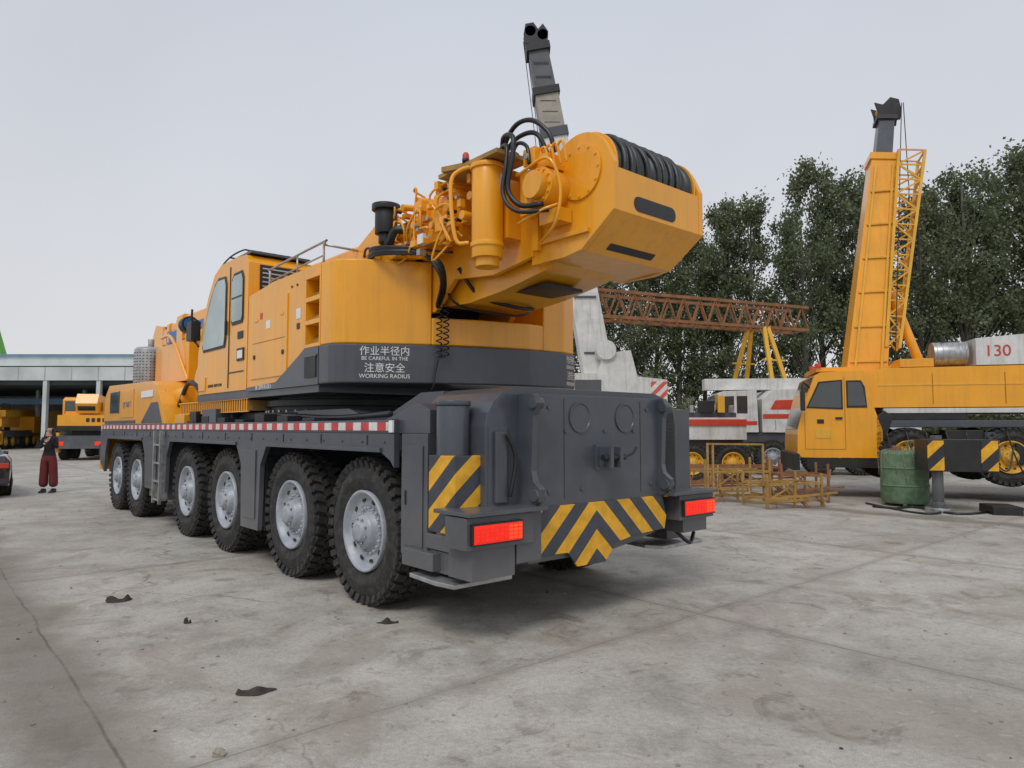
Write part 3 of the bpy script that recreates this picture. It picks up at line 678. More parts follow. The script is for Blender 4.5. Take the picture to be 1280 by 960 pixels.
G=empty('green_storage_tank',(8.40,15.0,0))
b=MB('tank_shell',G,.005)
b.lathe((0,0,.06),(0,0,1),[(0,.001),(0,.44),(.05,.46),(.35,.46),(.37,.48),(.39,.46),(.72,.46),(.74,.48),(.76,.46),(1.04,.46),(1.1,.40),(1.12,.001)],GRN,40)
b.tube([(.1,0,1.15),(.1,0,1.35),(.3,0,1.35),(.3,0,1.15)],.02,GRN); b.cyl((-.15,0,1.15),(-.15,0,1.27),.09,RUST)
for a in (0,2.1,4.2): b.cyl((.4*math.cos(a),.4*math.sin(a),0),(.4*math.cos(a),.4*math.sin(a),.12),.04,GRN)
b.build()
b=MB('net_cover',G,0)
for k in range(18):
    a=k*2*math.pi/18; b.tube([(.2*math.cos(a),.2*math.sin(a),1.20),(.47*math.cos(a),.47*math.sin(a),1.12),(.49*math.cos(a+.09),.49*math.sin(a+.09),.7+.2*math.sin(k*2))],.006,STONE,n=5,sub=3)
b.build()
def rack(name,loc,rot,L,W,H,mt,seed):
    rn=random.Random(seed)
    e=empty(name,loc,rot);b=MB('rack_frame',e,0)
    for x in (0,L*.5,L):
        for y in (0,W): b.beam((x,y,0),(x,y,H*(1 if x!=L*.5 else .7)),.045,.045,mt)
        b.beam((x,0,H*.7),(x,W,H*.7),.04,.04,mt); b.beam((x,0,.12),(x,W,.12),.04,.04,mt)
    for y in (0,W):
        for z in (.15,H*.7): b.beam((0,y,z),(L,y,z),.05,.05,mt)
    b.beam((0,0,.15),(L*.5,0,H*.7),.03,.03,mt); b.beam((L*.5,W,H*.7),(L,W,.15),.03,.03,mt)
    for k in range(4):
        x=rn.uniform(0,L); b.beam((x,-.15,.05),(x+rn.uniform(-.5,.5),W*.6,H*rn.uniform(.4,.95)),.03,.03,RUST if k%2 else mt)
    b.beam((-.2,-.2,H*.3),(L+.3,-.1,H*.42),.05,.04,mt)
    b.build();return e
rack('steel_rack',(4.30,15.6,0),.10,1.5,1.0,.95,RYEL,1); rack('steel_rack',(5.2,14.3,0),.30,1.35,.8,.70,RYEL,2)
rack('steel_rack',(4.5,18.2,0),-.05,2.4,1.0,.9,RUST,3)
rack('steel_rack',(6.0,15.6,0),-.1,1.0,.8,.85,RUST,4)
b=MB('scrap_frame_post',empty('steel_post_frame',(4.25,15.2,0),.1),0)
for x in (0,.12): b.beam((x,0,0),(x,0,1.32),.04,.04,RYEL)
b.beam((0,0,1.3),(1.4,.3,1.28),.04,.04,RYEL); b.beam((1.4,.3,0),(1.4,.3,1.28),.04,.04,RYEL); b.beam((0,0,.7),(1.4,.3,.65),.03,.03,RYEL); b.build()

# ------------------------------------------------------------ WHITE CRANE BEHIND
W=empty('mobile_crane',(2.5,22.0,0),0)
BEI=mat('beige_boom',(.36,.33,.27),.5,dust=.3)
DGB=mat('dark_boom_paint',(.10,.105,.115),.45,var=.3)
b=MB('raised_boom',W,.015)
def lerp(a,c,t): return tuple(a[i]+(c[i]-a[i])*t for i in range(3))
A0=(.30,0,2.8);A1=(-1.78,0,14.55)
def tapx(b,p0,p1,w0,w1,mt):
    p0=Vector(p0);p1=Vector(p1);d=(p1-p0).normalized();f=Vector((0,1,0));s=d.cross(f).normalized();f=s.cross(d);vs=[]
    for p,w in ((p0,w0),(p1,w1)):
        for sx,sy in ((-1,-1),(1,-1),(1,1),(-1,1)): vs.append(p+s*sx*w/2+f*sy*w/2)
    b.add(vs,[(0,1,2,3),(4,5,6,7),(0,1,5,4),(1,2,6,5),(2,3,7,6),(3,0,4,7)],mt)
for t0,t1,w0,w1,mt in ((0,.70,.92,.80,WHT),(.69,.715,.90,.90,GRY),(.71,.815,.76,.74,BEI),(.81,.83,.86,.86,BLK),(.825,.945,.68,.62,DGB),(.935,.955,.78,.78,BLK)):
    tapx(b,lerp(A0,A1,t0),lerp(A0,A1,t1),w0,w1,mt)
q=Vector(lerp(A0,A1,.965))
for dy in (-.25,0,.25): b.prism('y',[(q.x+p,q.z+z) for p,z in ((-.36,-.1),(.30,-.1),(.38,.3),(.2,.56),(.05,.38),(-.1,.6),(-.36,.55),(-.42,.2))],q.y+dy-.03,q.y+dy+.03,BLK)
b.cyl(q+Vector((-.2,-.28,.32)),q+Vector((-.2,.28,.32)),.18,BLK); b.cyl(q+Vector((.2,-.28,.2)),q+Vector((.2,.28,.2)),.18,BLK)
b.tube([q+Vector((-.42,0,.1)),Vector((-.9,-.3,3.5))],.013,BLK,sub=1)
b.tube([q+Vector((-.32,.2,.1)),Vector((-.7,-.1,3.5))],.013,BLK,sub=1)
for t in (.1,.25,.4,.55): b.obox(Vector(lerp(A0,A1,t))+Vector((0,-.47,0)),(.7,.03,.06),GRY)
for t in (.73,.76,.79,.86,.9): b.obox(Vector(lerp(A0,A1,t))+Vector((0,-.37,0)),(.5,.02,.04),GRY)
b.build()
b=MB('superstructure',W,.03)
b.prism('y',[(-1.4,2.0),(-1.4,3.1),(-1.1,3.3),(.1,3.3),(.3,3.9),(1.1,4.0),(1.3,3.2),(2.2,3.1),(2.2,2.0)],-1,1.6,WHT)
b.box(-.6,.2,-1.02,-1.001,2.6,3.1,GLD); b.box(1.7,2.19,-1.015,-1.001,2.5,3.05,RWX); b.box(2.201,2.215,-.9,1.5,2.4,3.05,RWX)
b.box(-1.3,4.4,-1.5,1.5,1.3,1.95,WHT); b.box(1.9,4.4,-1.55,-1.5,1.72,1.9,RED)
b.box(2.3,4.2,-1.2,1.2,1.96,2.1,GRY); b.cyl((.35,-1.1,4.0),(.35,-.6,4.0),.3,WHT)
b.box(-1.3,4.4,-1.2,1.2,.8,1.299,GRY)
for k in range(5): b.box(2.4+k*.4,2.5+k*.4,-1.3,-1.1,2.1,2.2+.12*(k%3),STL)
b.box(3.1,3.5,-1.4,-1.0,2.1,2.45,BLK); b.box(3.6,3.8,-1.4,-1.1,2.1,2.6,YEL2)
b.build()
for x in (-.8,.6,2.8,4.0):
    inst('wheel',WH2,W,(x,-1.3,.6),(0,0,math.pi/2))

T=empty('truck_crane',(8.75,24.6,0),math.radians(84),.92)
WH3=wheel_mesh('white_truck_wheel_mesh',.60,.34,.34,RIM,30)
b=MB('body',T,.03)
b.prism('x',[(1.9,1.62),(1.9,2.1),(1.75,2.45),(1.5,3.1),(1.35,3.2),(.1,3.25),(.05,1.62)],0,2.4,WHT)       # cab
b.prism('x',[(1.70,2.35),(1.47,3.0),(.95,3.02),(.95,2.35)],-.014,-.001,GLD); b.prism('x',[(.85,2.35),(.85,3.02),(.45,3.02),(.45,2.35)],-.014,-.001,GLD)
b.prism('x',[(1.93,2.1),(1.77,2.48),(1.53,3.08),(1.49,3.05),(1.72,2.45),(1.88,2.1)],.15,2.25,GLD)
b.prism('x',[(-.1,1.62),(-.1,2.9),(-.5,3.25),(-2.9,3.35),(-2.9,1.62)],.02,2.4,WHT)                    # machinery house
b.box(.0,.0195,-2.8,-.12,2.15,2.32,RED); b.prism('x',[(-.4,2.5),(-.6,2.85),(-2.7,2.9),(-2.7,2.5)],.0,.0195,RED); b.box(-.015,-.001,.1,1.85,1.9,2.05,RED)
b.box(.1,2.4,-6,1.85,1.25,1.6,GRY); b.box(.05,.4,-3,-.9,.9,1.25,GRY); b.box(.3,2.2,-6,-2.95,1.62,2.1,WHT)
b.box(0,2.4,1.86,2.0,.85,1.5,BLK); b.box(.3,.5,-2.4,-2.0,3.35,3.7,STL)
b.prism('y',[(.9,3.3),(1.5,3.3),(1.5,3.75),(.9,3.75)],-5,1.9,WHT)
for k in range(5): b.box(.008,.0195,-2.6+k*.5,-2.58+k*.5,1.7,2.1,GRY)
b.build()
for u in (1.15,-.45,-2.2,-3.7): inst('wheel',WH3,T,(.15,u,.66),(0,0,0),1.1)

GT=empty('gantry_crane',(0,0,0))
b=MB('truss_girder',GT,0)
A=Vector((-3,24.2,5.9));Bp=Vector((12.9,31.0,5.95));d=(Bp-A).normalized();s=Vector((-d.y,d.x,0))
n=22
for hz_,zo in ((0,0),(1,1.0)):
    for w in (-.5,.5): b.beam(A+s*w+Vector((0,0,zo)),Bp+s*w+Vector((0,0,zo)),.12,.12,RUST)
for k in range(n+1):
    t=k/n;p=A+(Bp-A)*t
    for w in (-.5,.5):
        if k<n:
            q=A+(Bp-A)*((k+.5)/n);r2=A+(Bp-A)*((k+1)/n)
            b.beam(p+s*w,q+s*w+Vector((0,0,1.0)),.055,.055,RUST); b.beam(q+s*w+Vector((0,0,1.0)),r2+s*w,.055,.055,RUST)
    b.beam(p-s*.5,p+s*.5,.05,.05,RUST)
b.build()
b=MB('gantry_legs',GT,0)
E=A+(Bp-A)*.86
for sg in (-1,1):
    for o in (-.35,.35):
        b.beam(E+s*sg*.5+d*o*.3,Vector((E.x,E.y,0))+s*sg*2.2+d*o*2.2,.15,.15,YEL2)
    for z in (1.5,3,4.5):
        w=.5+(5.9-z)/5.9*1.7
        b.beam(Vector((E.x,E.y,z))+s*sg*w-d*.6,Vector((E.x,E.y,z))+s*sg*w+d*.6,.07,.07,YEL2)
b.beam(Vector((E.x,E.y,3.0))-s*1.3,Vector((E.x,E.y,3.0))+s*1.3,.1,.1,YEL2)
b.build()

# ------------------------------------------------------------ LEFT BACKGROUND
S=empty('factory_shed',(0,0,0))
b=MB('shed_structure',S,0)
b.box(-95,-27,52,52.4,5.2,6.2,ROOFG); b.prism('x',[(52.1,6.2),(62,7.0),(72,6.2)],-95,-27,ROOFG)
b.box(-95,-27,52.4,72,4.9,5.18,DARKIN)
b.box(-95,-27,71.5,72,0,6.2,CONC)
for x in range(-95,-25,4): b.box(x-.15,x+.15,52.05,52.35,0,5.2,ROOFG)
for x in range(-93,-25,4): b.box(x-.1,x+.1,60.05,60.35,0,5.2,ROOFG)
for x in range(-95,-25,2): b.box(x-.02,x+.02,51.98,51.999,5.2,6.2,CONC)
b.box(-27.4,-27,52.4,72,0,6.2,ROOFG)
b.box(-60,-52,60,61,0,3,WHT); b.box(-48,-44,58,60,0,2.5,ROOFB); b.box(-39,-36,62,64,0,2.8,WHT); b.box(-44,-40,66,67,0,3.2,YEL2)
b.box(-95,-27,58,58.3,3.6,4.1,ROOFB)
b.build()
b=MB('roof_monitor',S,0); b.prism('y',[(-46,7.0),(-46,7.85),(-27,7.85),(-27,7.0)],60,64,ROOFG); b.box(-46.3,-26.8,59.8,64.2,7.85,8.0,ROOFB); b.build()
S2=empty('warehouse',(0,0,0))
b=MB('warehouse_walls',S2,0); b.box(-110,-22,88,110,0,7,CONC); b.prism('x',[(87,7),(99,8.5),(111,7)],-111,-21,ROOFG)
for x in range(-108,-24,5): b.box(x,x+2,87.9,87.999,3,5,GLD)
b.build()

def small_crane(loc,rot):
    e=empty('mobile_crane',loc,rot)
    b=MB('body',e,.03)
    b.box(-1.25,1.25,-.1,9,.95,1.25,GRY); b.box(-1.3,1.3,-.3,-.1,.6,1.25,GRY); b.box(-1.2,-.7,-.32,-.301,.75,.95,LENS); b.box(.7,1.2,-.32,-.301,.75,.95,LENS)
    b.box(-1.0,1.0,.8,4.5,1.7,2.5,YEL); b.box(-.7,.7,.9,3.5,1.25,1.7,BLK)
    b.prism('x',[(1.2,1.6),(1.2,3.1),(1.5,3.25),(2.6,3.25),(3.1,2.5),(3.1,1.6)],-1.25,-.45,YEL); b.box(-1.15,-.55,1.18,1.199,2.4,3.05,GLD)
    b.prism('x',[(1.5,2.2),(1.5,3.05),(2.5,3.05),(2.85,2.5),(2.85,2.2)],-1.262,-1.251,GLD)
    b.box(-.3,.4,.6,11,2.6,3.2,YEL); b.prism('x',[(.4,2.4),(.2,2.9),(.5,3.4),(1.6,3.3),(2.4,2.5)],-.4,.6,YEL)
    b.box(.65,1.2,1,4,2.5,3.0,YEL2); b.box(-1.2,1.2,.3,.79,1.5,2.3,YEL); b.box(-1.21,1.21,.25,.299,1.5,1.75,BLK)
    for k in range(4): b.box(.1+k*.25,.25+k*.25,.28,.299,1.95,2.15,BLK)
    b.prism('x',[(7,1.2),(7,2.6),(9,2.6),(9.4,1.9),(9.4,.7),(7.2,.7)],-1.25,1.25,YEL)
    b.cyl((-.3,.55,2.75),(.5,.55,2.75),.3,BLK); b.box(-1.3,-1.0,.0,.4,.4,1.4,YEL); b.box(1.0,1.3,.0,.4,.4,1.4,YEL)
    b.tube([(.9,1,3.0),(.9,1,3.5),(.9,2.6,3.5),(.9,2.6,3.0)],.03,BLK,sub=1)
    b.box(-1.25,1.25,1.0,6.5,1.251,1.45,GRY)
    b.build()
    for u in (1.2,2.6,5.6,7.2):
        inst('wheel_l',WH2,e,(-1.05,u,.6)); inst('wheel_r',WH2,e,(1.05,u,.6),(0,0,math.pi))
    return e
small_crane((-21.9,35.5,0),.28); small_crane((-39.6,52,0),.3)
GC=empty('mobile_crane',(-56.6,80,0))
b=MB('green_boom',GC,.02)
tapx(b,(0,0,2.0),(-5.6,0,20.0),1.1,.7,DGRN); b.box(-1,2.2,-1,4,1.2,2.4,DGRN); b.box(-1,2.2,-1,6,.6,1.2,BLK); b.build()
for x in (-.9,2.1):
    for y in (0,1.5,4.5): inst('wheel',WH2,GC,(x,y,.6))

# car
CR=empty('parked_car',(-13.22,15.35,0),math.radians(40))
b=MB('car_body',CR,.05,3)
secs=[(0,.70,.72,.80,.42),(.12,.84,.86,.98,.30),(.5,.90,.92,1.02,.24),(1.3,.91,.93,1.00,.22),(2.4,.91,.93,.97,.22),(3.4,.91,.92,.92,.22),(4.2,.88,.88,.80,.24),(4.6,.76,.78,.68,.30),(4.75,.6,.62,.6,.38)]
vs=[];
for y,wl,wm_,zb,z0 in secs:
    vs+=[(-wl,y,z0),(-wm_,y,z0+.25),(-wm_,y,zb-.12),(-wm_+.1,y,zb),(wm_-.1,y,zb),(wm_,y,zb-.12),(wm_,y,z0+.25),(wl,y,z0)]
fs=[]
for i in range(len(secs)-1):
    for k in range(8): fs.append((i*8+k,i*8+(k+1)%8,(i+1)*8+(k+1)%8,(i+1)*8+k))
fs+= [list(range(8)),list(range(len(vs)-8,len(vs)))]
b.add([Vector(v)+Vector((.95,0,0)) for v in vs],fs,CARP,True)
b.build()
b=MB('greenhouse',CR,.03,3)
g0=[(.55,.78,1.0),(1.25,.58,1.42),(2.1,.60,1.46),(2.7,.58,1.40),(3.55,.76,.93)]
vs=[]
for y,hw,z in g0:
    vs+=[(.95-(.80 if z>1.2 else hw),y,.93),(.95-hw,y,z),(.95+hw,y,z),(.95+(.80 if z>1.2 else hw),y,.93)]
fs=[]
for i in range(4):
    for k in range(3): fs.append((i*4+k,i*4+k+1,(i+1)*4+k+1,(i+1)*4+k))
fs+=[(0,1,2,3),(16,17,18,19)]
b.add(vs,fs,GLD)
b.prism('x',[(1.15,1.40),(1.25,1.435),(2.1,1.475),(2.75,1.42),(2.75,1.39),(2.1,1.44),(1.25,1.40)],.36,1.54,CARP)
b.build()
CW=wheel_mesh('car_wheel_mesh',.33,.22,.22,STL,30)
for y in (.95,3.75):
    inst('wheel_a',CW,CR,(.12,y,.33)); inst('wheel_b',CW,CR,(1.78,y,.33),(0,0,math.pi))
b=MB('car_details',CR,.01)
b.box(.12,.55,-.02,.1,.70,.82,RED); b.box(1.35,1.78,-.02,.1,.70,.82,RED); b.box(.65,1.25,-.03,-.0,.5,.62,WHTD); b.box(.1,1.8,-.04,.12,.34,.46,CARP); b.box(.5,1.4,-.015,.1,.76,.775,STL)
b.box(-.0,.05,1.0,3.4,.30,.38,BLK); b.cyl((-.06,2.95,.98),(.05,2.95,.96),.07,CARP); b.cyl((1.85,2.95,.98),(1.97,2.95,.96),.07,CARP)
for y in (.95,3.75): b.cyl((.0,y,.36),(.03,y,.36),.40,BLK,n=32); b.cyl((1.872,y,.36),(1.9,y,.36),.38,BLK,n=32)
b.build()

# ------------------------------------------------------------ WOMAN
def skin_mesh(name,vr,edges,root=0,sub=2):
    me=bpy.data.meshes.new(name);me.from_pydata([v[:3] for v in vr],edges,[])
    o=bpy.data.objects.new(name,me);COL.objects.link(o)
    sm=o.modifiers.new('skin','SKIN');
    sv=me.skin_vertices[0].data
    for i,v in enumerate(vr):
        r=v[3]; sv[i].radius=(r,r if len(v)<5 else v[4]); sv[i].use_root=(i==root)
    ss=o.modifiers.new('sub','SUBSURF');ss.levels=sub;ss.render_levels=sub
    dg=bpy.context.evaluated_depsgraph_get();dg.update()
    m2=bpy.data.meshes.new_from_object(o.evaluated_get(dg)); bpy.data.objects.remove(o)
    return m2
PW=empty('woman',(-11.85,17.9,0),.15)
V=[(0,0,.92,.135,.10),(0,0,1.08,.115,.085),(0,0,1.25,.15,.10),(0,0,1.38,.13,.085),(0,0,1.46,.05,.05),(0,-.01,1.53,.048,.05),
   (0,-.015,1.585,.075,.088),(0,-.01,1.64,.072,.085),
   (-.15,0,1.37,.055),(-.21,-.03,1.14,.045),(-.06,-.20,1.20,.034),(.0,-.22,1.27,.026),
   (.15,0,1.37,.055),(.20,-.04,1.13,.045),(.12,-.17,1.32,.034),(.07,-.20,1.42,.025),
   (-.09,0,.85,.11),(-.10,-.01,.5,.105),(-.11,0,.12,.115),
   (.09,0,.85,.11),(.11,.01,.5,.105),(.13,.0,.12,.115)]
Ed=[(0,1),(1,2),(2,3),(3,4),(4,5),(5,6),(6,7),(3,8),(8,9),(9,10),(10,11),(3,12),(12,13),(13,14),(14,15),(0,16),(16,17),(17,18),(0,19),(19,20),(20,21)]
m2=skin_mesh('woman_body',V,Ed)
for mm in (SKIN,TOP,PANT): m2.materials.append(mm)
for p in m2.polygons:
    c=p.center;p.use_smooth=True
    if c.z>1.445 and abs(c.x)<.12 and c.y>-.14: p.material_index=0
    elif c.z<.93: p.material_index=2
    elif (Vector(c)-Vector((0,-.22,1.27))).length<.05 or (Vector(c)-Vector((.07,-.20,1.42))).length<.05: p.material_index=0
    else: p.material_index=1
o=bpy.data.objects.new('body',m2);COL.objects.link(o);o.parent=PW
def hand(name,c,d,par):
    c=Vector(c);d=Vector(d).normalized();s=d.cross(Vector((0,1,0))).normalized();n=s.cross(d)
    V=[(*(c-d*.02),.022),(*(c+d*.035),.026)];E=[(0,1)]
    for k,(o,l) in enumerate(((-.027,.062),(-.009,.075),(.009,.07),(.027,.055))):
        a=c+d*.05+s*o;i=len(V)
        V+=[(*a,.009),(*(a+d*l*.5+n*.006),.008),(*(a+d*l*.85+n*.025),.007)];E+=[(1,i),(i,i+1),(i+1,i+2)]
    i=len(V);a=c+d*.0+s*.03;V+=[(*a,.010),(*(a+s*.025+d*.03),.009),(*(a+s*.03+d*.055),.008)];E+=[(0,i),(i,i+1),(i+1,i+2)]
    m=skin_mesh(name,V,E,0,1);m.materials.append(SKIN)
    for p in m.polygons:p.use_smooth=True
    o=bpy.data.objects.new(name,m);COL.objects.link(o);o.parent=par
hand('hand_right',(.02,-.225,1.29),(.5,-.1,.7),PW);hand('hand_left',(.06,-.205,1.45),(-.35,-.05,.9),PW)
b=MB('face',PW,0)
for sx in (-.03,.03):
    b.lathe((sx,-.094,1.60),(0,-1,0),[(-.01,.012),(0,.010),(.005,.001)],WHTD,12); b.lathe((sx,-.100,1.60),(0,-1,0),[(-.004,.006),(.002,.001)],HAIR,10)
    b.obox((sx,-.100,1.622),(.03,.006,.006),HAIR); b.lathe((sx*2.6,-.01,1.59),(1,0,0),[(-.01,.02),(0,.024),(.01,.02)],SKIN,12)
b.add([(-.012,-.098,1.575),(.012,-.098,1.575),(0,-.120,1.572),(0,-.1,1.605)],[(0,1,2),(0,2,3),(1,3,2),(0,3,1)],SKIN,True)
b.obox((0,-.097,1.547),(.035,.008,.011),RED)
b.build()
HV=[(0,.02,1.66,.088,.095),(0,.045,1.58,.092,.08),(0,.075,1.45,.12,.06),(0,.085,1.28,.13,.045),(0,.08,1.12,.10,.03),(-.075,.0,1.60,.03),(-.10,-.03,1.42,.035),(-.11,-.05,1.26,.025),(.075,.0,1.60,.03),(.10,-.02,1.42,.035),(.11,-.04,1.26,.025)]
m=skin_mesh('hair',HV,[(0,1),(1,2),(2,3),(3,4),(1,5),(5,6),(6,7),(1,8),(8,9),(9,10)],0,2);m.materials.append(HAIR)
for p in m.polygons:p.use_smooth=True
o=bpy.data.objects.new('hair',m);COL.objects.link(o);o.parent=PW
for nm,x in (('shoe_l',-.11),('shoe_r',.13)):
    b=MB(nm,PW,.015);b.prism('x',[(.08,0),(.08,.09),(.0,.11),(-.08,.07),(-.16,.04),(-.17,0)],x-.045,x+.045,HAIR);b.build()

# ------------------------------------------------------------ TREES
def leafmat():
    m,nt,b,v=newmat('poplar_leaves')
    n1=noise(nt,v,.55,2,.5);n2=noise(nt,v,6,0,.5)
    oi=nt.nodes.new('ShaderNodeObjectInfo')
    c=ramp(nt,n1,[(.32,(.075,.105,.05)),(.5,(.13,.17,.085)),(.68,(.20,.235,.12))])
    c=mixc(nt,.5,c,ramp(nt,n2,[(.3,(.085,.12,.06)),(.7,(.21,.24,.13))]))
    c=mixc(nt,mth(nt,'MULTIPLY',oi.outputs['Random'],.3),c,(.22,.215,.11))
    nt.links.new(c,b.inputs['Base Color']);b.inputs['Roughness'].default_value=.5
    tr=nt.nodes.new('ShaderNodeBsdfTranslucent');nt.links.new(c,tr.inputs['Color'])
    mx=nt.nodes.new('ShaderNodeMixShader');mx.inputs[0].default_value=.40
    nt.links.new(b.outputs[0],mx.inputs[1]);nt.links.new(tr.outputs[0],mx.inputs[2]);nt.links.new(mx.outputs[0],nt.nodes['Material Output'].inputs['Surface'])
    return m
LEAF=leafmat()
def tree_mesh(seed,h,rw,nc=120,nl=120,base=.12,top=.7):
    rs=np.random.RandomState(seed);rn=random.Random(seed)
    b=MB('poplar',None,0)
    lean=(rn.uniform(-.5,.5),rn.uniform(-.5,.5))
    path=[Vector((lean[0]*t+math.sin(t*5+seed)*.12,lean[1]*t,h*.95*t)) for t in [i/8 for i in range(9)]]
    for i in range(8): b.cyl(path[i],path[i+1],.22*(1-i/9)+.03,BARK,.22*(1-(i+1)/9)+.03,n=9)
    cl=[]
    lobes=[(rn.uniform(0,6.28),rn.uniform(.35,.98),rn.uniform(.5,1.3)) for _ in range(9)]
    for i in range(nc):
        t=base+(1-base)*rn.random()**.8
        prof=math.sin(math.pi*min(1,((t-base)/(1-base))**.8*.88+.06))**top
        a=rn.uniform(0,6.283)
        k=1.0
        for la,lt_,ls in lobes: k+=.38*ls*math.exp(-((t-lt_)/.09)**2)*math.cos(a-la)
        R_=rw*prof*max(.35,k); rr=R_*math.sqrt(rn.uniform(.15,1))
        kk=min(7,int(t*8)); trunk=path[kk].lerp(path[kk+1],min(1,t*8-kk)) if t<1 else path[-1]
        c=Vector((trunk.x+rr*math.cos(a),trunk.y+rr*math.sin(a),h*t+rn.uniform(-.3,.3)))
        cl.append((c,rn.uniform(.30,.85)*(.65+.35*prof)))
        if i%2==0:
            tb=max(.05,t-.14-.02*rr); kk=min(7,int(tb*8)); s0=path[kk].lerp(path[kk+1],tb*8-kk)
            b.cyl(s0,c,.05,BARK,.012,n=5)
    vs=[];fs=[]
    for c,r in cl:
        P=rs.normal(0,1,(nl,3))*np.array([r*.55,r*.55,r*.62])+np.array(c)
        A=rs.normal(0,1,(nl,3));A/=np.linalg.norm(A,axis=1)[:,None]
        B=np.cross(A,rs.normal(0,1,(nl,3)));B/=np.linalg.norm(B,axis=1)[:,None]
        sz=rs.uniform(.07,.14,(nl,1))
        for p,q,s2,z in zip(P,A,B,sz):
            o=len(vs); z=z[0]
            vs+=[tuple(p-q*z),tuple(p-s2*z*.7),tuple(p+q*z),tuple(p+s2*z*.7)];fs.append((o,o+1,o+2,o+3))
    b.add(vs,fs,LEAF)
    me=bpy.data.meshes.new('poplar_mesh');me.from_pydata([tuple(v) for v in b.v],[],b.f)
    for m in b.mats: me.materials.append(m)
    me.polygons.foreach_set('material_index',b.m); me.polygons.foreach_set('use_smooth',[False]*len(b.f))
    return me
TM=[tree_mesh(1,16,2.9,130,105,.08,.5),tree_mesh(2,16,2.5,115,105,.08,.5),tree_mesh(3,16,3.1,140,105,.08,.45),tree_mesh(4,16,1.7,60,95,.2,.7),tree_mesh(5,16,2.7,120,105,.1,.5)]
def htop(px):
    pts=[(1,13.6),(6,14.4),(10,14.9),(14,15.6),(18,17.2),(21,19.4),(24,19.6),(27,16.3),(29,17.8),(31,20.3),(34,21.0),(40,21.5),(60,20)]
    for (a,ha),(c,hc) in zip(pts,pts[1:]):
        if a<=px<=c: return ha+(hc-ha)*(px-a)/(c-a)
    return 15
x=1.5;i=0
rt=random.Random(11)
while x<46:
    y=46+rt.uniform(-2,2)+(3 if i%2 else 0)
    h=htop(x)*(y/45.0)*rt.uniform(.88,1.03)
    o=bpy.data.objects.new('poplar_tree',TM[3] if (25.5<x<30.5 and i%2) else TM[rt.choice((0,1,2,4))]);COL.objects.link(o)
    o.location=(x,y,0);s=h/16.3;o.scale=(s*rt.uniform(.8,1.0),s*.9,s);o.rotation_euler=(0,0,rt.uniform(0,6.28))
    x+=rt.uniform(1.5,2.4);i+=1
rs=np.random.RandomState(5);vs=[];fs=[]
for k in range(20000):
    p=np.array([rs.uniform(0,50),rs.normal(43,.9),0]);top=2.2+1.2*math.sin(p[0]*.9)+.8*math.sin(p[0]*2.3+1)
    p[2]=abs(rs.uniform(0,1))*max(1.2,top+1.2)
    q=rs.normal(0,1,3);q/=np.linalg.norm(q);s2=np.cross(q,rs.normal(0,1,3));s2/=np.linalg.norm(s2);z=rs.uniform(.1,.2);o=len(vs)
    vs+=[tuple(p-q*z),tuple(p-s2*z*.7),tuple(p+q*z),tuple(p+s2*z*.7)];fs.append((o,o+1,o+2,o+3))
me=bpy.data.meshes.new('hedge');me.from_pydata(vs,[],fs);me.materials.append(LEAF);o=bpy.data.objects.new('hedge',me);COL.objects.link(o)
PWL=empty('perimeter_wall',(0,0,0));b=MB('wall_panels',PWL,0);b.box(-5,70,53,53.3,0,2.6,CONC)
for x in range(-5,70,4): b.box(x-.2,x+.2,52.85,52.999,0,2.8,CONC)
b.build()

# ------------------------------------------------------------ GROUND
m,nt,bs,v=newmat('concrete_yard')
mp=nt.nodes.new('ShaderNodeMapping');mp.inputs['Rotation'].default_value=(0,0,-TH);nt.links.new(v,mp.inputs['Vector'])
wn_=nt.nodes.new('ShaderNodeTexNoise');wn_.inputs['Scale'].default_value=.9;wn_.inputs['Detail'].default_value=4;nt.links.new(v,wn_.inputs['Vector'])
s=nt.nodes.new('ShaderNodeSeparateXYZ');nt.links.new(mp.outputs[0],s.inputs[0])
wob=mth(nt,'MULTIPLY',mth(nt,'SUBTRACT',wn_.outputs[0],.5),.12)
wobL=mth(nt,'MULTIPLY',mth(nt,'SUBTRACT',wn_.outputs[0],.5),1.1)
def joint(ax_,off,per,wid,wb=None):
    f=mth(nt,'FRACT',mth(nt,'DIVIDE',mth(nt,'ADD',mth(nt,'ADD',ax_,wb if wb is not None else wob),500*per-off),per))
    dd=mth(nt,'MINIMUM',f,mth(nt,'SUBTRACT',1.0,f)); dd=mth(nt,'MULTIPLY',dd,per)
    mr=nt.nodes.new('ShaderNodeMapRange');mr.inputs[1].default_value=wid*.3;mr.inputs[2].default_value=wid;mr.inputs[3].default_value=1;mr.inputs[4].default_value=0
    nt.links.new(dd,mr.inputs[0]);return mr.outputs[0]
jx=joint(s.outputs[0],.88,4.5,.014);jy=joint(s.outputs[1],3.67,5.5,.011)
J=mth(nt,'MAXIMUM',jx,mth(nt,'MULTIPLY',jy,.7))
jw=joint(s.outputs[0],.72,13.5,.50,wobL)
jt=mth(nt,'MAXIMUM',joint(s.outputs[0],.88,4.5,.13),joint(s.outputs[1],3.67,5.5,.10))
n_l=noise(nt,v,.35,4,.6,.4);n_m=noise(nt,v,1.7,5,.68,.3);n_f=noise(nt,v,26,3,.74);n_g=noise(nt,v,120,1,.6)
n_s=noise(nt,v,.75,6,.66,1.2);n_p=noise(nt,v,1.9,5,.72,.9);n_q=noise(nt,v,8.5,3,.7,.5)
c=ramp(nt,n_l,[(.3,(.36,.335,.295)),(.5,(.445,.42,.375)),(.7,(.51,.485,.435))])
c=mixc(nt,1.0,c,ramp(nt,n_m,[(.30,.72),(.5,1.0),(.70,1.12)]),'MULTIPLY')
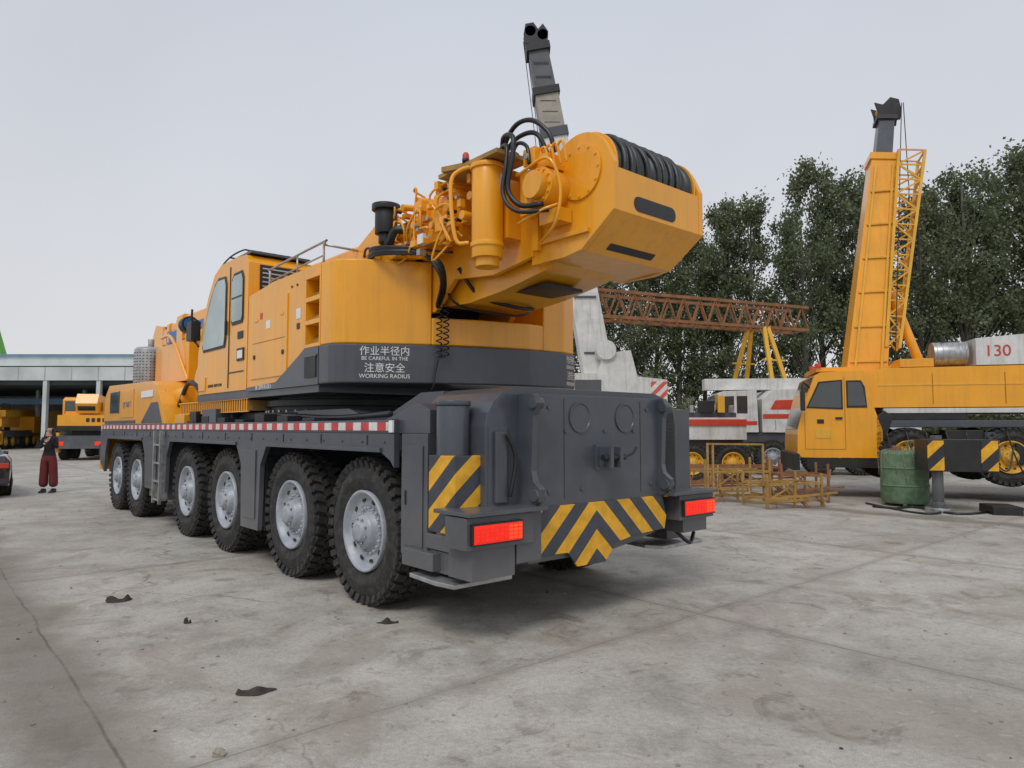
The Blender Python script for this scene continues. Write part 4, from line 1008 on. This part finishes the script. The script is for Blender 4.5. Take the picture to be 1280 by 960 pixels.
c=mixc(nt,1.0,c,ramp(nt,n_f,[(.25,.80),(.6,1.06)]),'MULTIPLY')
c=mixc(nt,1.0,c,ramp(nt,n_g,[(.3,.80),(.65,1.08)]),'MULTIPLY')
fx=mth(nt,'FLOOR',mth(nt,'DIVIDE',mth(nt,'SUBTRACT',s.outputs[0],.88),4.5));fy=mth(nt,'FLOOR',mth(nt,'DIVIDE',mth(nt,'SUBTRACT',s.outputs[1],3.67),5.5))
cb_=nt.nodes.new('ShaderNodeCombineXYZ');nt.links.new(fx,cb_.inputs[0]);nt.links.new(fy,cb_.inputs[1])
wn2=nt.nodes.new('ShaderNodeTexWhiteNoise');wn2.noise_dimensions='2D';nt.links.new(cb_.outputs[0],wn2.inputs['Vector'])
c=mixc(nt,1.0,c,ramp(nt,wn2.outputs[0],[(0,.94),(1,1.04)]),'MULTIPLY')
c=mixc(nt,ramp(nt,n_s,[(.49,0.0),(.58,.45),(.70,.65)]),c,(.29,.25,.20))
c=mixc(nt,mth(nt,'MULTIPLY',ramp(nt,n_p,[(.54,0.0),(.63,.62)]),ramp(nt,n_s,[(.42,.25),(.55,1.0)])),c,(.185,.16,.128))
c=mixc(nt,ramp(nt,n_q,[(.61,0.0),(.70,.55)]),c,(.19,.165,.135))
c=mixc(nt,ramp(nt,n_q,[(.30,.35),(.38,0.0)]),c,(.58,.56,.52))
c=mixc(nt,mth(nt,'MULTIPLY',jw,ramp(nt,n_m,[(.3,.45),(.6,.95)])),c,(.19,.165,.135))
c=mixc(nt,mth(nt,'MULTIPLY',jt,.35),c,(.24,.215,.18))
c=mixc(nt,mth(nt,'MULTIPLY',J,ramp(nt,n_m,[(.35,.2),(.6,.8)])),c,(.11,.095,.08))
vo=nt.nodes.new('ShaderNodeTexVoronoi');vo.feature='DISTANCE_TO_EDGE';vo.inputs['Scale'].default_value=.22
va=nt.nodes.new('ShaderNodeVectorMath');va.operation='ADD';nt.links.new(v,va.inputs[0])
vm=nt.nodes.new('ShaderNodeVectorMath');vm.operation='SCALE';vm.inputs['Scale'].default_value=1.4;nt.links.new(wn_.outputs['Color'],vm.inputs[0]);nt.links.new(vm.outputs[0],va.inputs[1]);nt.links.new(va.outputs[0],vo.inputs['Vector'])
cr=ramp(nt,vo.outputs['Distance'],[(.0006,1.0),(.0020,0.0)])
c=mixc(nt,mth(nt,'MULTIPLY',cr,ramp(nt,n_l,[(.48,0.0),(.56,.65)])),c,(.13,.115,.10))
nt.links.new(c,bs.inputs['Base Color'])
nt.links.new(ramp(nt,n_p,[(.45,.82),(.62,.55)]),bs.inputs['Roughness']); bs.inputs['Specular IOR Level'].default_value=.35
hh=mth(nt,'ADD',mth(nt,'MULTIPLY',noise(nt,v,30,2,.7),.6),mth(nt,'MULTIPLY',noise(nt,v,2.5,2,.6),1.2))
bp=nt.nodes.new('ShaderNodeBump');bp.inputs['Strength'].default_value=.4;bp.inputs['Distance'].default_value=.02;nt.links.new(hh,bp.inputs['Height']);nt.links.new(bp.outputs[0],bs.inputs['Normal'])
me=bpy.data.meshes.new('ground');me.from_pydata([(-900,-300,0),(900,-300,0),(900,1500,0),(-900,1500,0)],[],[(0,1,2,3)]);me.materials.append(m)
o=bpy.data.objects.new('ground',me);COL.objects.link(o)

b=MB('ground_debris',None,0)
def rock(c,s,mt,seed,flat=.6):
    rn=random.Random(seed);bm=bmesh.new();bmesh.ops.create_icosphere(bm,subdivisions=2,radius=1)
    vs=[]
    for vv in bm.verts:
        k=1+rn.uniform(-.28,.28);vs.append((c[0]+vv.co.x*s*k*1.3,c[1]+vv.co.y*s*k,max(.0,c[2]+s*flat*.5+vv.co.z*s*k*flat)))
    fs=[[q.index for q in f.verts] for f in bm.faces];bm.free();b.add(vs,fs,mt)
rock((-1.48,3.62,0),.025,STONE,1,.9)
def rag(c,w,h,seed,rot):
    N=16;vs=[];fs=[]
    for i in range(N):
        for j in range(N):
            x=(i/(N-1)-.5)*2;y=(j/(N-1)-.5)*2
            X=x*math.sqrt(1-y*y/2);Y=y*math.sqrt(1-x*x/2);r_=math.hypot(X,Y);an=math.atan2(Y,X)
            k=1+.10*math.sin(an*2+seed)+.07*math.sin(an*5+seed*2)
            Xx=X*w/2*k;Yy=Y*h/2*k+.25*h*X*X
            z=.004+(1-r_)*.02+(.012*(1+math.sin(X*5+seed))*(1+math.cos(Y*4+seed)))*(.4+.6*r_)*(0 if r_>.99 else 1)
            ca,sa=math.cos(rot),math.sin(rot);vs.append((c[0]+Xx*ca-Yy*sa,c[1]+Xx*sa+Yy*ca,z))
    for i in range(N-1):
        for j in range(N-1): fs.append((i*N+j,(i+1)*N+j,(i+1)*N+j+1,i*N+j+1))
    b.add(vs,fs,RAG,True)
rag((-1.60,4.45,0),.22,.12,1,.25);rag((-3.75,6.75,0),.24,.12,4,.5);rag((-1.05,6.0,0),.17,.07,2,.1);rag((-2.75,6.0,0),.07,.04,3,0)
rd_=random.Random(3)
for k in range(480):
    y=2.6+rd_.random()**1.6*22;x=rd_.uniform(-.8,.85)*y
    rock((x,y,0),rd_.uniform(.003,.009)*(1+ y*.04),STONE if rd_.random()<.9 else RAG,k,.6)
b.build()

# ------------------------------------------------------------ WORLD / LIGHT / CAMERA
w=bpy.data.worlds.new('World');scene.world=w;w.use_nodes=True;nt=w.node_tree
bg=nt.nodes['Background'];bg.inputs['Strength'].default_value=.102
sky=nt.nodes.new('ShaderNodeTexSky');sky.sky_type='NISHITA';sky.sun_disc=False
EL,AZ=math.radians(52),math.radians(200)
sky.sun_elevation=EL;sky.sun_rotation=AZ
tc=nt.nodes.new('ShaderNodeTexCoord');sp_=nt.nodes.new('ShaderNodeSeparateXYZ');nt.links.new(tc.outputs['Generated'],sp_.inputs[0])
g=ramp(nt,sp_.outputs[2],[(.0,(7.5,7.4,7.4)),(.25,(6.65,6.85,7.35)),(.6,(5.9,6.3,7.05))])
cl=ramp(nt,noise(nt,tc.outputs['Generated'],1.6,3,.5,.3),[(.3,.94),(.7,1.05)])
g=mixc(nt,1.0,g,cl,'MULTIPLY')
hsv=nt.nodes.new('ShaderNodeHueSaturation');hsv.inputs['Saturation'].default_value=.35;nt.links.new(sky.outputs[0],hsv.inputs['Color'])
g=mixc(nt,.92,hsv.outputs[0],g)
nt.links.new(g,bg.inputs['Color'])
sl=bpy.data.lights.new('sun','SUN');sl.energy=1.35;sl.angle=math.radians(22);sl.color=(1,.97,.93)
so=bpy.data.objects.new('sun',sl);COL.objects.link(so)
dirv=Vector((math.sin(AZ)*math.cos(EL),math.cos(AZ)*math.cos(EL),math.sin(EL)))
so.rotation_euler=dirv.to_track_quat('Z','Y').to_euler()
cam=bpy.data.cameras.new('camera');co=bpy.data.objects.new('camera',cam);COL.objects.link(co)
co.location=(0,0,1.65);co.rotation_euler=(math.radians(90+3.6),0,0)
cam.sensor_width=36;cam.lens=870/1280*36;cam.clip_end=3000;cam.clip_start=.05
scene.camera=co
scene.view_settings.view_transform='Standard';scene.view_settings.look='None';scene.view_settings.exposure=0
